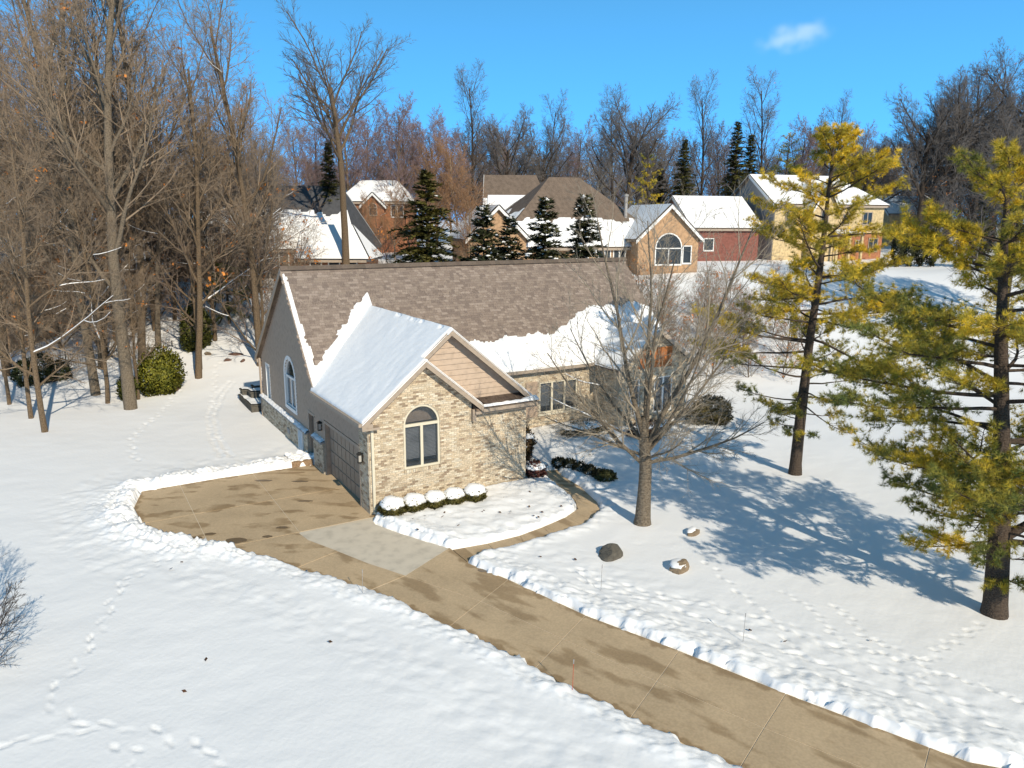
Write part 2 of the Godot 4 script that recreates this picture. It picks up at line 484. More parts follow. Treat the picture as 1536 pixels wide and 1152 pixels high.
# ---------------------------------------------------------------- driveway
func driveway() -> void:
	var px := 30.0
	var x0 := -8.0
	var z0 := -8.0
	var im := Image.create_empty(int(19 * px), int(36 * px), true, Image.FORMAT_RGB8)
	var streak := FastNoiseLite.new(); streak.seed = 31; streak.frequency = 0.9; streak.fractal_octaves = 4
	var patchy := FastNoiseLite.new(); patchy.seed = 32; patchy.frequency = 0.35; patchy.fractal_octaves = 5
	var base := Color(0.51, 0.38, 0.235)
	var wet := Color(0.245, 0.16, 0.078)
	for j in im.get_height():
		for i in im.get_width():
			var x := x0 + (i + 0.5) / px
			var z := z0 + (j + 0.5) / px
			var a := x * RT.x + z * RT.z
			var c := x * FW.x + z * FW.z
			var s := 0.0
			if z < 2.2:   # meltwater films drawn out across the turning area
				s = smoothstep(0.12, 0.36, streak.get_noise_2d(a * 0.55, c * 1.35) + 0.22 * patchy.get_noise_2d(x * 1.6, z * 1.6)) * clampf(0.75 + 1.2 * patchy.get_noise_2d(x * 2.2 + 7.0, z * 2.2), 0.25, 1.0)
			else:         # wheel-worn damp blotches along the drive
				var along := x * 0.33 + z * 0.944
				var across := x * 0.944 - z * 0.33
				s = 0.85 * smoothstep(0.08, 0.42, patchy.get_noise_2d(across * 3.2, along * 0.9) + 0.10 * streak.get_noise_2d(x * 2, z * 2))
			var d := -edge_distance(Vector2(x, z), drive)
			if d > -0.4 and d < 0.8:
				s = maxf(s, smoothstep(0.16, 0.06, d + 0.25 * streak.get_noise_2d(x * 1.7 + 40.0, z * 1.7)))
			var k := 1.0 + 0.16 * patchy.get_noise_2d(x * 1.5 + 90.0, z * 1.5) + 0.10 * rng.randf_range(-1, 1)
			im.set_pixel(i, j, (base.lerp(wet, s * 0.72) * k).linear_to_srgb())
	im.generate_mipmaps()
	M.concrete.albedo_texture = ImageTexture.create_from_image(im)
	var root := Node3D.new()
	root.name = "driveway"
	add_child(root)
	root.set_meta("kind", "structure")
	# bed below the slabs, seen only in the joints
	var b := Buf.new()
	var low := []
	for q in drive: low.append(Vector3(q.x, 0.010, q.y))
	b.slab(low, Vector3(0, -0.1, 0))
	part("bedding", b, M.joint, root)
	var apron := PackedVector2Array([Vector2(-2.6, 0.32), Vector2(-0.24, 0.46), Vector2(0.04, 0.42), Vector2(0.06, 1.2), Vector2(1.05, 3.85), Vector2(-0.80, 4.86), Vector2(-1.45, 3.55), Vector2(-2.05, 2.05), Vector2(-2.5, 1.0)])
	var cells := []
	for q in [[-7.6, -5.27, -7.4, -3.1], [-7.6, -5.27, -3.1, 0.25], [-5.27, -2.56, -7.4, -3.1], [-5.27, -2.56, -3.1, 0.25], [-2.56, 0.3, -7.4, -3.1], [-2.56, 0.3, -3.1, 0.25]]:
		cells.append(PackedVector2Array([Vector2(q[0], q[2]), Vector2(q[1], q[2]), Vector2(q[1], q[3]), Vector2(q[0], q[3])]))
	cells.append(PackedVector2Array([Vector2(-7.6, 0.25), Vector2(-2.56, 0.25), Vector2(-1.95, 2.3), Vector2(-4.5, 3.2)]))
	cells.append(PackedVector2Array([Vector2(-4.5, 3.2), Vector2(-1.95, 2.3), Vector2(-0.80, 4.86), Vector2(-3.2, 5.5)]))
	var le := [Vector2(-3.4, 5.6), Vector2(-2.0, 8.58), Vector2(-0.9, 11.08), Vector2(-0.05, 13.46), Vector2(0.7, 15.6), Vector2(1.9, 18.2), Vector2(3.4, 21.2), Vector2(5.4, 24.6), Vector2(8.2, 29.5)]
	var ri := [Vector2(2.0, 3.30), Vector2(2.72, 5.95), Vector2(3.3, 8.75), Vector2(4.14, 11.29), Vector2(4.94, 13.82), Vector2(5.9, 16.4), Vector2(7.6, 19.3), Vector2(10.2, 22.8), Vector2(13.6, 27.4)]
	var mi := [Vector2(-0.80, 4.86), Vector2(0.36, 7.27), Vector2(1.2, 9.91), Vector2(2.0, 12.4), Vector2(2.80, 14.7), Vector2(3.85, 17.3), Vector2(5.4, 20.25), Vector2(7.7, 23.7), Vector2(10.9, 28.45)]
	for k in 8:
		cells.append(PackedVector2Array([le[k], mi[k], mi[k + 1], le[k + 1]]))
		cells.append(PackedVector2Array([mi[k], ri[k], ri[k + 1], mi[k + 1]]))
	var apron_in := Geometry2D.offset_polygon(apron, 0.008)
	for cell in cells:
		for inset in Geometry2D.offset_polygon(cell, -0.012):
			for piece in Geometry2D.intersect_polygons(inset, drive):
				var bits := Geometry2D.clip_polygons(piece, apron_in[0])
				for bit in bits:
					if not Geometry2D.is_polygon_clockwise(bit) and bit.size() > 2:
						slab_of("slab", bit, root, M.concrete, Vector2(x0, z0), Vector2(19, 36))
					elif bit.size() > 2 and bits.size() == 1:
						slab_of("slab", bit, root, M.concrete, Vector2(x0, z0), Vector2(19, 36))
	for piece in Geometry2D.intersect_polygons(apron, drive):
		slab_of("pale_slab", piece, root, M.pale_concrete, Vector2(x0, z0), Vector2(19, 36)).set_meta("label", "pale new concrete apron slab")
	# puddles
	for q in [[-4.5, -0.1, 0.34, 0.20], [-5.55, -0.95, 0.20, 0.12], [-5.1, -1.05, 0.18, 0.10], [-3.55, 0.1, 0.16, 0.10], [-2.95, -0.4, 0.2, 0.11], [1.35, 5.75, 0.22, 0.12], [1.55, 5.62, 0.16, 0.1], [-1.2, -4.6, 0.30, 0.10], [-2.4, -5.4, 0.32, 0.12], [-1.6, -2.4, 0.28, 0.08]]:
		var pts := []
		for k in 18:
			var a := TAU * k / 18
			var r := 1.0 + 0.35 * noise.get_noise_2d(q[0] * 30.0 + 9.0 * cos(a), q[1] * 30.0 + 9.0 * sin(a))
			var e: Vector3 = RT * (cos(a) * q[2] * r) + FW * (sin(a) * q[3] * r)
			pts.append(Vector3(q[0] + e.x, 0.0265, q[1] + e.z))
		b = Buf.new()
		b.slab(pts, Vector3(0, -0.006, 0))
		part("puddle", b, M.puddle, root)
	# front walk, slab by slab
	var wk := Node3D.new()
	wk.name = "front_walk"
	add_child(wk)
	wk.set_meta("kind", "structure")
	var inner := [Vector2(1.15, 3.98), Vector2(2.3, 4.12), Vector2(3.52, 4.11), Vector2(4.56, 3.90), Vector2(5.71, 3.58), Vector2(6.51, 3.17), Vector2(6.91, 2.45), Vector2(7.11, 1.43), Vector2(7.35, -0.16), Vector2(8.0, -1.6)]
	var outer := [Vector2(1.15, 4.95), Vector2(2.25, 4.72), Vector2(3.30, 4.73), Vector2(4.40, 4.59), Vector2(5.80, 4.45), Vector2(7.06, 3.73), Vector2(7.49, 2.97), Vector2(7.93, 1.33), Vector2(8.05, -0.10), Vector2(8.7, -1.3)]
	for k in inner.size() - 1:
		var cell := PackedVector2Array([inner[k], outer[k], outer[k + 1], inner[k + 1]])
		for bit in Geometry2D.offset_polygon(cell, -0.006):
			slab_of("slab", bit, wk, M.concrete, Vector2(x0, z0), Vector2(19, 36), -0.004)

func slab_of(called: String, poly: PackedVector2Array, parent: Node, m: Material, org: Vector2, size: Vector2, up := 0.0) -> MeshInstance3D:
	var b := Buf.new()
	var p := []
	for q in poly: p.append(Vector3(q.x, 0.02 + up, q.y))
	b.slab(p, Vector3(0, -0.06, 0))
	for q in b.v: b.uv.append(Vector2((q.x - org.x) / size.x, (q.z - org.y) / size.y))
	return part(called, b, m, parent)

# ---------------------------------------------------------------- walls
func hole(u0: float, u1: float, b: float, t: float, arch := false) -> Dictionary:
	return {"u0": u0, "u1": u1, "b": b, "t": t, "arch": arch}

func hole_top(h: Dictionary, u: float) -> float:
	if not h.arch: return h.t
	var r: float = (h.u1 - h.u0) / 2.0
	var q: float = u - (h.u0 + h.u1) / 2.0
	return h.t - r + sqrt(maxf(0.0, r * r - q * q))

func wall_shape(b: Buf, w: Wall, u0: float, u1: float, v0: float, top: Callable, holes: Array, thick: float, kinks := []) -> void:
	var cuts := [u0, u1]
	cuts.append_array(kinks)
	for h in holes:
		cuts.append(h.u0); cuts.append(h.u1)
		if h.arch:
			for k in range(1, ARCH_N): cuts.append(lerpf(h.u0, h.u1, 0.5 - 0.5 * cos(PI * k / ARCH_N)))
	cuts.sort()
	for k in cuts.size() - 1:
		var a: float = cuts[k]
		var e: float = cuts[k + 1]
		if e - a < 1e-4 or a < u0 - 1e-4 or e > u1 + 1e-4: continue
		var spans := []
		var here = null
		for h in holes:
			if a >= h.u0 - 1e-4 and e <= h.u1 + 1e-4: here = h
		if here == null: spans = [[v0, v0, top.call(a), top.call(e)]]
		else: spans = [[v0, v0, here.b, here.b], [hole_top(here, a), hole_top(here, e), top.call(a), top.call(e)]]
		for s in spans:
			if s[2] - s[0] < 1e-4 and s[3] - s[1] < 1e-4: continue
			b.quad(w.p(a, s[0]), w.p(e, s[1]), w.p(e, s[3]), w.p(a, s[2]), w.n, white)
			b.quad(w.p(a, s[0], -thick), w.p(e, s[1], -thick), w.p(e, s[3], -thick), w.p(a, s[2], -thick), -w.n, white)
			b.quad(w.p(a, s[2]), w.p(e, s[3]), w.p(e, s[3], -thick), w.p(a, s[2], -thick), UP, white)
			b.quad(w.p(a, s[0]), w.p(e, s[1]), w.p(e, s[1], -thick), w.p(a, s[0], -thick), -UP, white)
	for h in holes:
		for q in [[h.u0, 1.0], [h.u1, -1.0]]:
			b.quad(w.p(q[0], h.b), w.p(q[0], hole_top(h, q[0])), w.p(q[0], hole_top(h, q[0]), -thick), w.p(q[0], h.b, -thick), w.u * q[1], white)
	b.quad(w.p(u0, v0), w.p(u0, top.call(u0)), w.p(u0, top.call(u0), -thick), w.p(u0, v0, -thick), -w.u, white)
	b.quad(w.p(u1, v0), w.p(u1, top.call(u1)), w.p(u1, top.call(u1), -thick), w.p(u1, v0, -thick), w.u, white)

# what is left of [a, e] at height v beside the holes
func left_over(a: float, e: float, v: float, holes: Array, pad := 0.0) -> Array:
	var out := [[a, e]]
	for h in holes:
		if v < h.b - pad or v > h.t + pad: continue
		var r: float = (h.u1 - h.u0) / 2.0
		var m: float = (h.u0 + h.u1) / 2.0
		var half := r + pad
		if h.arch and v > h.t - r:
			var up: float = v - (h.t - r)
			if up >= r + pad: continue
			half = sqrt(pow(r + pad, 2) - up * up)
		var next := []
		for s in out:
			if s[1] <= m - half or s[0] >= m + half: next.append(s)
			else:
				if s[0] < m - half: next.append([s[0], m - half])
				if s[1] > m + half: next.append([m + half, s[1]])
		out = next
	return out

func brick_colour() -> Color:
	var k := rng.randf()
	var c := Color(0.66, 0.535, 0.375)
	if k < 0.11: c = Color(0.38, 0.285, 0.195)
	elif k < 0.24: c = Color(0.52, 0.41, 0.285)
	elif k < 0.55: c = Color(0.71, 0.595, 0.435)
	elif k < 0.68: c = Color(0.76, 0.67, 0.52)
	return c * rng.randf_range(0.86, 1.12)

func bricks(b: Buf, w: Wall, u0: float, u1: float, v0: float, v1: float, top: Callable, holes: Array) -> void:
	var rows := int((v1 - v0) / 0.072)
	for r in rows:
		var v := v0 + r * 0.072
		var s := u0 - (0.1 if r % 2 else 0.0)
		while s < u1:
			var e := s + 0.20
			for q in left_over(maxf(s, u0) + 0.004, minf(e, u1) - 0.004, v + 0.031, holes, 0.01):
				var a: float = q[0]
				var z: float = q[1]
				while a < z and top.call(a) < v + 0.064: a += 0.03
				while z > a and top.call(z) < v + 0.064: z -= 0.03
				if z - a < 0.02: continue
				var d := 0.012 + rng.randf_range(-0.003, 0.003)
				var col := brick_colour()
				var lo := v + 0.003
				var hi := v + 0.064
				b.quad(w.p(a, lo, d), w.p(z, lo, d), w.p(z, hi, d), w.p(a, hi, d), w.n, col)
				b.quad(w.p(a, hi, d), w.p(z, hi, d), w.p(z, hi, 0), w.p(a, hi, 0), UP, col)
				b.quad(w.p(a, lo, d), w.p(z, lo, d), w.p(z, lo, 0), w.p(a, lo, 0), -UP, col)
				b.quad(w.p(a, lo, d), w.p(a, hi, d), w.p(a, hi, 0), w.p(a, lo, 0), -w.u, col)
				b.quad(w.p(z, lo, d), w.p(z, hi, d), w.p(z, hi, 0), w.p(z, lo, 0), w.u, col)
			s += 0.208

# lap siding: each board a part of its own
func boards(parent: Node, w: Wall, u0: Callable, u1: Callable, v0: float, v1: float, step: float, holes: Array, m: Material) -> void:
	var v := v0
	while v < v1 - 0.02:
		var hi := minf(v + step + 0.015, v1)
		var mid := (v + hi) / 2.0
		for s in left_over(u0.call(v), u1.call(v), mid, holes, 0.02):
			if s[1] - s[0] < 0.06: continue
			var a0: float = s[0]
			var a1: float = s[1]
			var c0 := maxf(a0, u0.call(hi)) if absf(a0 - u0.call(v)) < 1e-4 else a0
			var c1 := minf(a1, u1.call(hi)) if absf(a1 - u1.call(v)) < 1e-4 else a1
			if c1 - c0 < 0.02:
				c0 = (a0 + a1) / 2 - 0.01; c1 = c0 + 0.02
			var b := Buf.new()
			var nn := (w.n + UP * 0.12).normalized()
			b.quad(w.p(a0, v, 0.05), w.p(a1, v, 0.05), w.p(c1, hi, 0.006), w.p(c0, hi, 0.006), nn, white)
			b.quad(w.p(a0, v, 0.05), w.p(a1, v, 0.05), w.p(a1, v, 0.0), w.p(a0, v, 0.0), -UP, white)
			b.quad(w.p(a0, v, 0.05), w.p(c0, hi, 0.006), w.p(c0, hi, 0.0), w.p(a0, v, 0.0), -w.u, white)
			b.quad(w.p(a1, v, 0.05), w.p(c1, hi, 0.006), w.p(c1, hi, 0.0), w.p(a1, v, 0.0), w.u, white)
			part("siding_board", b, m, parent)
		v += step

func arch_points(h: Dictionary, grow: float, n := ARCH_N) -> PackedVector2Array:
	var r: float = (h.u1 - h.u0) / 2.0
	var m: float = (h.u0 + h.u1) / 2.0
	var pts := PackedVector2Array()
	for k in n + 1:
		var a := PI * k / n
		pts.append(Vector2(m - (r + grow) * cos(a), h.t - r + (r + grow) * sin(a)))
	return pts

# a window set into an opening: frame, panes, blind
func window(parent: Node, w: Wall, h: Dictionary, cols: int, frame: Material, deep := 0.07, trim := 0.0, blind := true, called := "window") -> Node3D:
	var root := group_node(called, parent)
	var b := Buf.new()
	var f := 0.07
	var spring: float = h.t - (h.u1 - h.u0) / 2.0 if h.arch else h.t
	w.bar(b, h.u0, h.u0 + f, h.b, spring, -deep - 0.05, -deep + 0.05)
	w.bar(b, h.u1 - f, h.u1, h.b, spring, -deep - 0.05, -deep + 0.05)
	w.bar(b, h.u0 + f, h.u1 - f, h.b, h.b + f, -deep - 0.05, -deep + 0.05)
	w.bar(b, h.u0 + f, h.u1 - f, spring - f, spring + (0.03 if h.arch else 0.0), -deep - 0.05, -deep + 0.055)
	for k in range(1, cols):
		var m := lerpf(h.u0, h.u1, float(k) / cols)
		w.bar(b, m - 0.05, m + 0.05, h.b + f, spring - f, -deep - 0.045, -deep + 0.047)
	if h.arch: w.strip(b, arch_points(h, -f * 0.5), f, -deep - 0.05, -deep + 0.05)
	if trim > 0.0:
		w.bar(b, h.u0 - trim, h.u0, h.b - trim, spring, -0.01, 0.05)
		w.bar(b, h.u1, h.u1 + trim, h.b - trim, spring, -0.01, 0.05)
		w.bar(b, h.u0, h.u1, h.b - trim, h.b, -0.01, 0.06)
		if h.arch: w.strip(b, arch_points(h, trim * 0.5), trim, -0.01, 0.05)
		else: w.bar(b, h.u0 - trim, h.u1 + trim, h.t, h.t + trim, -0.01, 0.055)
	part("frame", b, frame, root)
	for k in cols:
		b = Buf.new()
		w.bar(b, lerpf(h.u0, h.u1, float(k) / cols) + 0.03, lerpf(h.u0, h.u1, float(k + 1) / cols) - 0.03, h.b + 0.03, spring - 0.03, -deep - 0.012, -deep + 0.004)
		part("pane", b, M.glass, root)
	if h.arch:
		b = Buf.new()
		var p := []
		for q in arch_points(h, -0.03): p.append(w.p(q.x, q.y, -deep))
		b.slab(p, -w.n * 0.014)
		part("pane", b, M.glass, root)
	if blind:
		b = Buf.new()
		var v: float = h.b + 0.32
		while v < spring - 0.06:
			b.obox(w.p((h.u0 + h.u1) / 2, v, -deep - 0.12), w.u * (h.u1 - h.u0 - 0.16) / 2, (UP * 0.9 + w.n * 0.45) * 0.022, (w.n * 0.9 - UP * 0.45) * 0.002, white)
			v += 0.05
		part("blind", b, M.blind, root)
	return root

# snow lying on a sloping four-sided face; thick(p) gives its depth in metres
func snow_sheet(b: Buf, a: Vector3, e: Vector3, f: Vector3, g: Vector3, cell: float, thick: Callable) -> void:
	var nu := int(maxf(a.distance_to(e), g.distance_to(f)) / cell)
	var nv := int(maxf(a.distance_to(g), e.distance_to(f)) / cell)
	var up := (g - a).cross(e - a).normalized()
	if up.y < 0.0: up = -up
	var first := b.v.size()
	var deep := PackedFloat32Array()
	for j in nv + 1:
		for i in nu + 1:
			var p := a.lerp(e, float(i) / nu).lerp(g.lerp(f, float(i) / nu), float(j) / nv)
			var t: float = thick.call(p)
			deep.append(t)
			b.v.append(p + up * (t if t > 0.0 else -0.03)); b.n.append(up); b.c.append(white)
	var row := nu + 1
	var flip := (g - a).cross(e - a).dot(up) < 0.0
	for j in nv + 1:
		for i in nu + 1:
			var k := first + j * row + i
			var du := b.v[first + j * row + mini(i + 1, nu)] - b.v[first + j * row + maxi(i - 1, 0)]
			var dv := b.v[first + mini(j + 1, nv) * row + i] - b.v[first + maxi(j - 1, 0) * row + i]
			var nn := dv.cross(du).normalized()
			b.n[k] = nn if nn.dot(up) > 0.0 else -nn
	for j in nv:
		for i in nu:
			var k := j * row + i
			if deep[k] <= 0.0 and deep[k + 1] <= 0.0 and deep[k + row] <= 0.0 and deep[k + row + 1] <= 0.0: continue
			k += first
			if not flip: b.i.append_array(PackedInt32Array([k, k + 1, k + row + 1, k, k + row + 1, k + row]))
			else: b.i.append_array(PackedInt32Array([k, k + row + 1, k + 1, k, k + row, k + row + 1]))

# ---------------------------------------------------------------- the house
const EAVE_Z := -5.25
const RIDGE_Z := -9.5
const EAVE_Y := 3.28
const PITCH := 1.096
const REAR_PITCH := 0.788
const RAKE_X := -0.25
func main_roof(z: float) -> float:
	return EAVE_Y + PITCH * (EAVE_Z - z) if z > RIDGE_Z else EAVE_Y + PITCH * (EAVE_Z - RIDGE_Z) - REAR_PITCH * (RIDGE_Z - z)
func left_slope(x: float) -> float:
	return 3.6445 + 0.83 * x
func right_slope(x: float) -> float:
	return 6.2798 - 0.83 * (x - 3.175)
func low_slope(x: float) -> float:
	return 5.3211 - 0.83 * (x - 2.02)
func valley_z(x: float) -> float:
	return EAVE_Z - (left_slope(x) - EAVE_Y) / PITCH

func build_house() -> void:
	house = thing("brick_house", "tan brick ranch house with brown shingle roof and snow covered garage gable in the foreground", "house")
	var b: Buf
	var front := Wall.new(Vector3.ZERO, Vector3.RIGHT, Vector3.BACK)
	var left := Wall.new(Vector3.ZERO, Vector3.FORWARD, Vector3.LEFT)
	var none := []
	# --- garage front, brick gable with the arched window
	var arch := hole(1.28, 2.66, 1.42, 3.70, true)
	var gable_top := func(x): return minf(left_slope(x), low_slope(x)) - 0.15
	b = Buf.new()
	wall_shape(b, front, 0.0, 3.95, -0.4, gable_top, [arch], 0.25, [2.02])
	var wl := part("garage_front_wall", b, M.mortar, house)
	b = Buf.new()
	bricks(b, front, 0.0, 3.95, -0.05, 5.2, gable_top, [arch])
	part("brickwork", b, M.brick, wl, true)
	window(house, front, arch, 2, M.window_trim, 0.07).set_meta("label", "arched window with two tall panes in the garage gable")
	# brick sill below it, brick by brick
	var sill := group_node("brick_sill", house)
	for k in 17:
		b = Buf.new()
		var s := 1.26 + k * 0.083
		front.bar(b, s, s + 0.072, 1.30, 1.415, 0.0, 0.05 + 0.004 * (k % 3), white)
		var col := brick_colour()
		for q in b.c.size(): b.c[q] = col
		part("brick", b, M.brick, sill)
	# --- right part of the garage front, set back a little
	var back := Wall.new(Vector3(0, 0, -0.10), Vector3.RIGHT, Vector3.BACK)
	b = Buf.new()
	var flat := func(_x): return 3.22
	wall_shape(b, back, 3.95, 6.35, -0.4, flat, none, 0.25)
	wl = part("garage_side_bay_wall", b, M.mortar, house)
	b = Buf.new()
	bricks(b, back, 3.95, 6.35, -0.05, 3.02, flat, none)
	# soldier course under the eave
	for k in 29:
		var s := 3.96 + k * 0.0822
		var col := brick_colour()
		back.bar(b, s, s + 0.070, 3.00, 3.20, 0.0, 0.014, col)
	part("brickwork", b, M.brick, wl, true)
	# --- garage right side wall and its brick
	var gright := Wall.new(Vector3(6.35, 0, -0.35), Vector3.FORWARD, Vector3.RIGHT)
	b = Buf.new()
	wall_shape(b, gright, 0.0, 5.2, -0.4, flat, none, 0.25)
	wl = part("garage_right_wall", b, M.mortar, house)
	b = Buf.new()
	bricks(b, gright, 0.0, 5.2, -0.05, 3.2, flat, none)
	part("brickwork", b, M.brick, wl, true)
	# --- siding gable above
	var gab := Wall.new(Vector3(0, 0, -0.42), Vector3.RIGHT, Vector3.BACK)
	b = Buf.new()
	var gab_top := func(x): return minf(left_slope(x), right_slope(x)) - 0.14
	wall_shape(b, gab, 0.05, 6.30, 3.0, gab_top, none, 0.15, [3.175])
	wl = part("siding_gable", b, M.gable_siding, house)
	boards(wl, gab, func(v): return maxf(2.2, (v + 0.16 - 3.6445) / 0.83), func(v): return 3.175 + (6.2798 - v - 0.16) / 0.83, 3.50, 6.05, 0.205, none, M.gable_siding)
	# --- left side wall
	var door := hole(6.30, 7.05, 0.0, 2.08)
	var gdoor := hole(0.98, 4.82, 0.0, 2.15)
	var warch := hole(8.98, 10.62, 1.72, 3.92, true)
	var wrect := hole(13.62, 14.25, 1.16, 2.98)
	var side_top := func(u):
		if u < 5.6: return 3.36
		return main_roof(-u) - 0.16
	b = Buf.new()
	wall_shape(b, left, 0.25, 15.3, -0.4, side_top, [door, gdoor, warch, wrect], 0.25, [5.59, 5.6, 9.5])
	wl = part("side_wall", b, M.siding, house)
	var s0 := func(v): return 0.86 if v < 3.36 else 9.5 - (main_roof(RIDGE_Z) - v - 0.16) / PITCH
	var s1 := func(v): return minf(15.28, 9.5 + (main_roof(RIDGE_Z) - v - 0.16) / REAR_PITCH)
	boards(wl, left, s0, s1, 0.05, 3.32, 0.15, [door, gdoor, warch, wrect], M.siding)
	boards(wl, left, func(v): return maxf(5.62, s0.call(v)), s1, 3.32, 7.75, 0.15, [warch], M.siding)
	window(house, left, warch, 2, M.white_trim, 0.06, 0.16).set_meta("label", "white arched window in the siding gable end")
	window(house, left, wrect, 1, M.white_trim, 0.06, 0.08).set_meta("label", "narrow white window at the rear corner")
	# brick corner pier, low brick pier and wainscot with stone caps
	for q in [[0.0, 0.86, 3.30, 0.03, "brick_corner"], [4.92, 6.24, 1.30, 0.12, "brick_pier"], [7.12, 15.3, 1.16, 0.12, "brick_wainscot"]]:
		var w := Wall.new(Vector3(-q[3], 0, 0), Vector3.FORWARD, Vector3.LEFT)
		b = Buf.new()
		b.box(Vector3(-q[3], -0.4, -q[1]), Vector3(0.02, q[2], -q[0] - 0.002))
		wl = part(q[4], b, M.mortar, house)
		b = Buf.new()
		var vt: float = q[2]
		bricks(b, w, q[0], q[1], -0.05, vt, func(_x): return vt, none)
		part("brickwork", b, M.brick, wl, true)
		if q[2] < 2.0:
			b = Buf.new()
			b.slab([Vector3(0.0, vt + 0.09, -q[0] + 0.04), Vector3(0.0, vt + 0.09, -q[1] - 0.04), Vector3(-q[3] - 0.10, vt + 0.03, -q[1] - 0.04), Vector3(-q[3] - 0.10, vt + 0.03, -q[0] + 0.04)], Vector3(0, -0.06, 0))
			part("stone_cap", b, M.stone_cap, wl)
			b = Buf.new()
			var zz0: float = -q[0]
			var zz1: float = -q[1]
			snow_sheet(b, Vector3(-q[3] - 0.10, vt + 0.033, zz0), Vector3(-q[3] - 0.10, vt + 0.033, zz1), Vector3(-0.03, vt + 0.093, zz1), Vector3(-0.03, vt + 0.093, zz0), 0.06, func(p: Vector3): return 0.05 + 0.05 * lump.get_noise_2d(p.x * 4.0, p.z * 1.5) - 0.05 * smoothstep(0.05, 0.0, p.x + 0.24))
			part("snow", b, M.roof_snow, wl)
	# side door
	var dr := group_node("side_door", house)
	b = Buf.new()
	left.bar(b, 6.34, 7.01, 0.06, 2.04, -0.14, -0.09)
	for q in [[0.25, 0.85], [1.0, 1.85]]: left.bar(b, 6.46, 6.89, q[0], q[1], -0.09, -0.075)
	part("leaf", b, M.door_paint, dr)
	b = Buf.new()
	left.bar(b, 6.42, 6.47, 0.98, 1.04, -0.09, -0.03)
	part("handle", b, M.dark_metal, dr)
	b = Buf.new()
	left.bar(b, 6.20, 6.30, 1.36, 2.2, 0.0, 0.045); left.bar(b, 7.05, 7.15, 1.36, 2.2, 0.0, 0.045); left.bar(b, 6.20, 7.15, 2.085, 2.2, 0.0, 0.05)
	part("casing", b, M.trim, dr)
	# garage door: four sections of eight panels
	var gd := group_node("garage_door", house)
	b = Buf.new()
	left.bar(b, 0.98, 4.82, 0.02, 2.14, -0.20, -0.15)
	part("door_leaf", b, M.garage_paint, gd)
	for r in 4:
		for k in 8:
			b = Buf.new()
			var u := 1.03 + k * 0.472
			var v := 0.07 + r * 0.52
			left.bar(b, u, u + 0.43, v, v + 0.45, -0.15, -0.125)
			part("panel", b, M.garage_paint, gd)
	b = Buf.new()
	left.bar(b, 0.86, 0.98, 0.0, 2.27, 0.0, 0.05); left.bar(b, 4.82, 4.92, 0.0, 2.27, 0.0, 0.05); left.bar(b, 0.98, 4.82, 2.15, 2.27, 0.0, 0.055)
	part("casing", b, M.trim, gd)
	# lanterns
	for z in [0.55, 5.30]:
		var la := group_node("wall_lantern", house)
		var d := 0.03 if z < 1.0 else 0.0
		b = Buf.new()
		left.bar(b, z - 0.05, z + 0.05, 1.80, 2.10, d, d + 0.035)
		left.bar(b, z - 0.085, z + 0.085, 2.05, 2.09, d + 0.035, d + 0.21)
		left.bar(b, z - 0.05, z + 0.05, 2.09, 2.14, d + 0.07, d + 0.175)
		left.bar(b, z - 0.07, z + 0.07, 1.76, 1.79, d + 0.05, d + 0.195)
		for q in [[-0.065, 0.055], [0.05, 0.055], [-0.065, 0.175], [0.05, 0.175]]:
			left.bar(b, z + q[0], z + q[0] + 0.015, 1.79, 2.05, d + q[1], d + q[1] + 0.015)
		part("body", b, M.dark_metal, la)
		b = Buf.new()
		left.bar(b, z - 0.045, z + 0.045, 1.80, 2.04, d + 0.075, d + 0.17)
		part("lamp_glass", b, M.lamp_glass, la)
	# white louvred hatch in the wainscot and a small vent
	var hatch := group_node("louvred_hatch", house)
	b = Buf.new()
	left.bar(b, 7.72, 7.78, 0.05, 1.12, 0.13, 0.19); left.bar(b, 8.32, 8.38, 0.05, 1.12, 0.13, 0.19); left.bar(b, 7.72, 8.38, 1.12, 1.18, 0.13, 0.19); left.bar(b, 7.78, 8.32, 0.05, 0.1, 0.13, 0.18)
	part("frame", b, M.white_trim, hatch)
	for k in 9:
		b = Buf.new()
		b.obox(left.p(8.05, 0.17 + k * 0.11, 0.155), left.u * 0.268, (UP * 0.8 - left.n * 0.5) * 0.05, (left.n * 0.8 + UP * 0.5) * 0.008, white)
		part("slat", b, M.white_trim, hatch)
	b = Buf.new()
	left.bar(b, 9.9, 10.3, 0.45, 0.68, 0.13, 0.16)
	part("vent", b, M.stone_cap, house)
	# --- main front wall between the garage and the right wing
	var mf := Wall.new(Vector3(0, 0, -5.6), Vector3.RIGHT, Vector3.BACK)
	var trip := hole(10.55, 12.75, 1.0, 2.52)
	var mtop := func(_x): return 3.34
	b = Buf.new()
	wall_shape(b, mf, 6.1, 18.2, -0.4, mtop, [trip], 0.25)
	wl = part("front_wall", b, M.mortar, house)
	b = Buf.new()
	bricks(b, mf, 6.35, 13.7, 0.0, 3.1, mtop, [trip])
	part("brickwork", b, M.brick, wl, true)
	window(house, mf, trip, 3, M.window_trim, 0.08).set_meta("label", "triple window in the recessed front wall")
	b = Buf.new()
	mf.bar(b, 10.45, 12.85, 0.90, 0.995, 0.0, 0.07)
	part("window_ledge", b, M.window_trim, house)
	b = Buf.new()
	mf.bar(b, 9.75, 10.4, 0.9, 2.6, 0.012, 0.06)
	part("shutter", b, M.siding, house)
	# --- right wing with its gable
	var wf := Wall.new(Vector3(0, 0, -3.6), Vector3.RIGHT, Vector3.BACK)
	var wtop := func(x): return 5.02 - 0.72 * absf(x - 15.85) - 0.12
	var big := hole(15.9, 17.1, 0.8, 2.6)
	var slim := hole(14.5, 15.0, 0.8, 2.6)
	b = Buf.new()
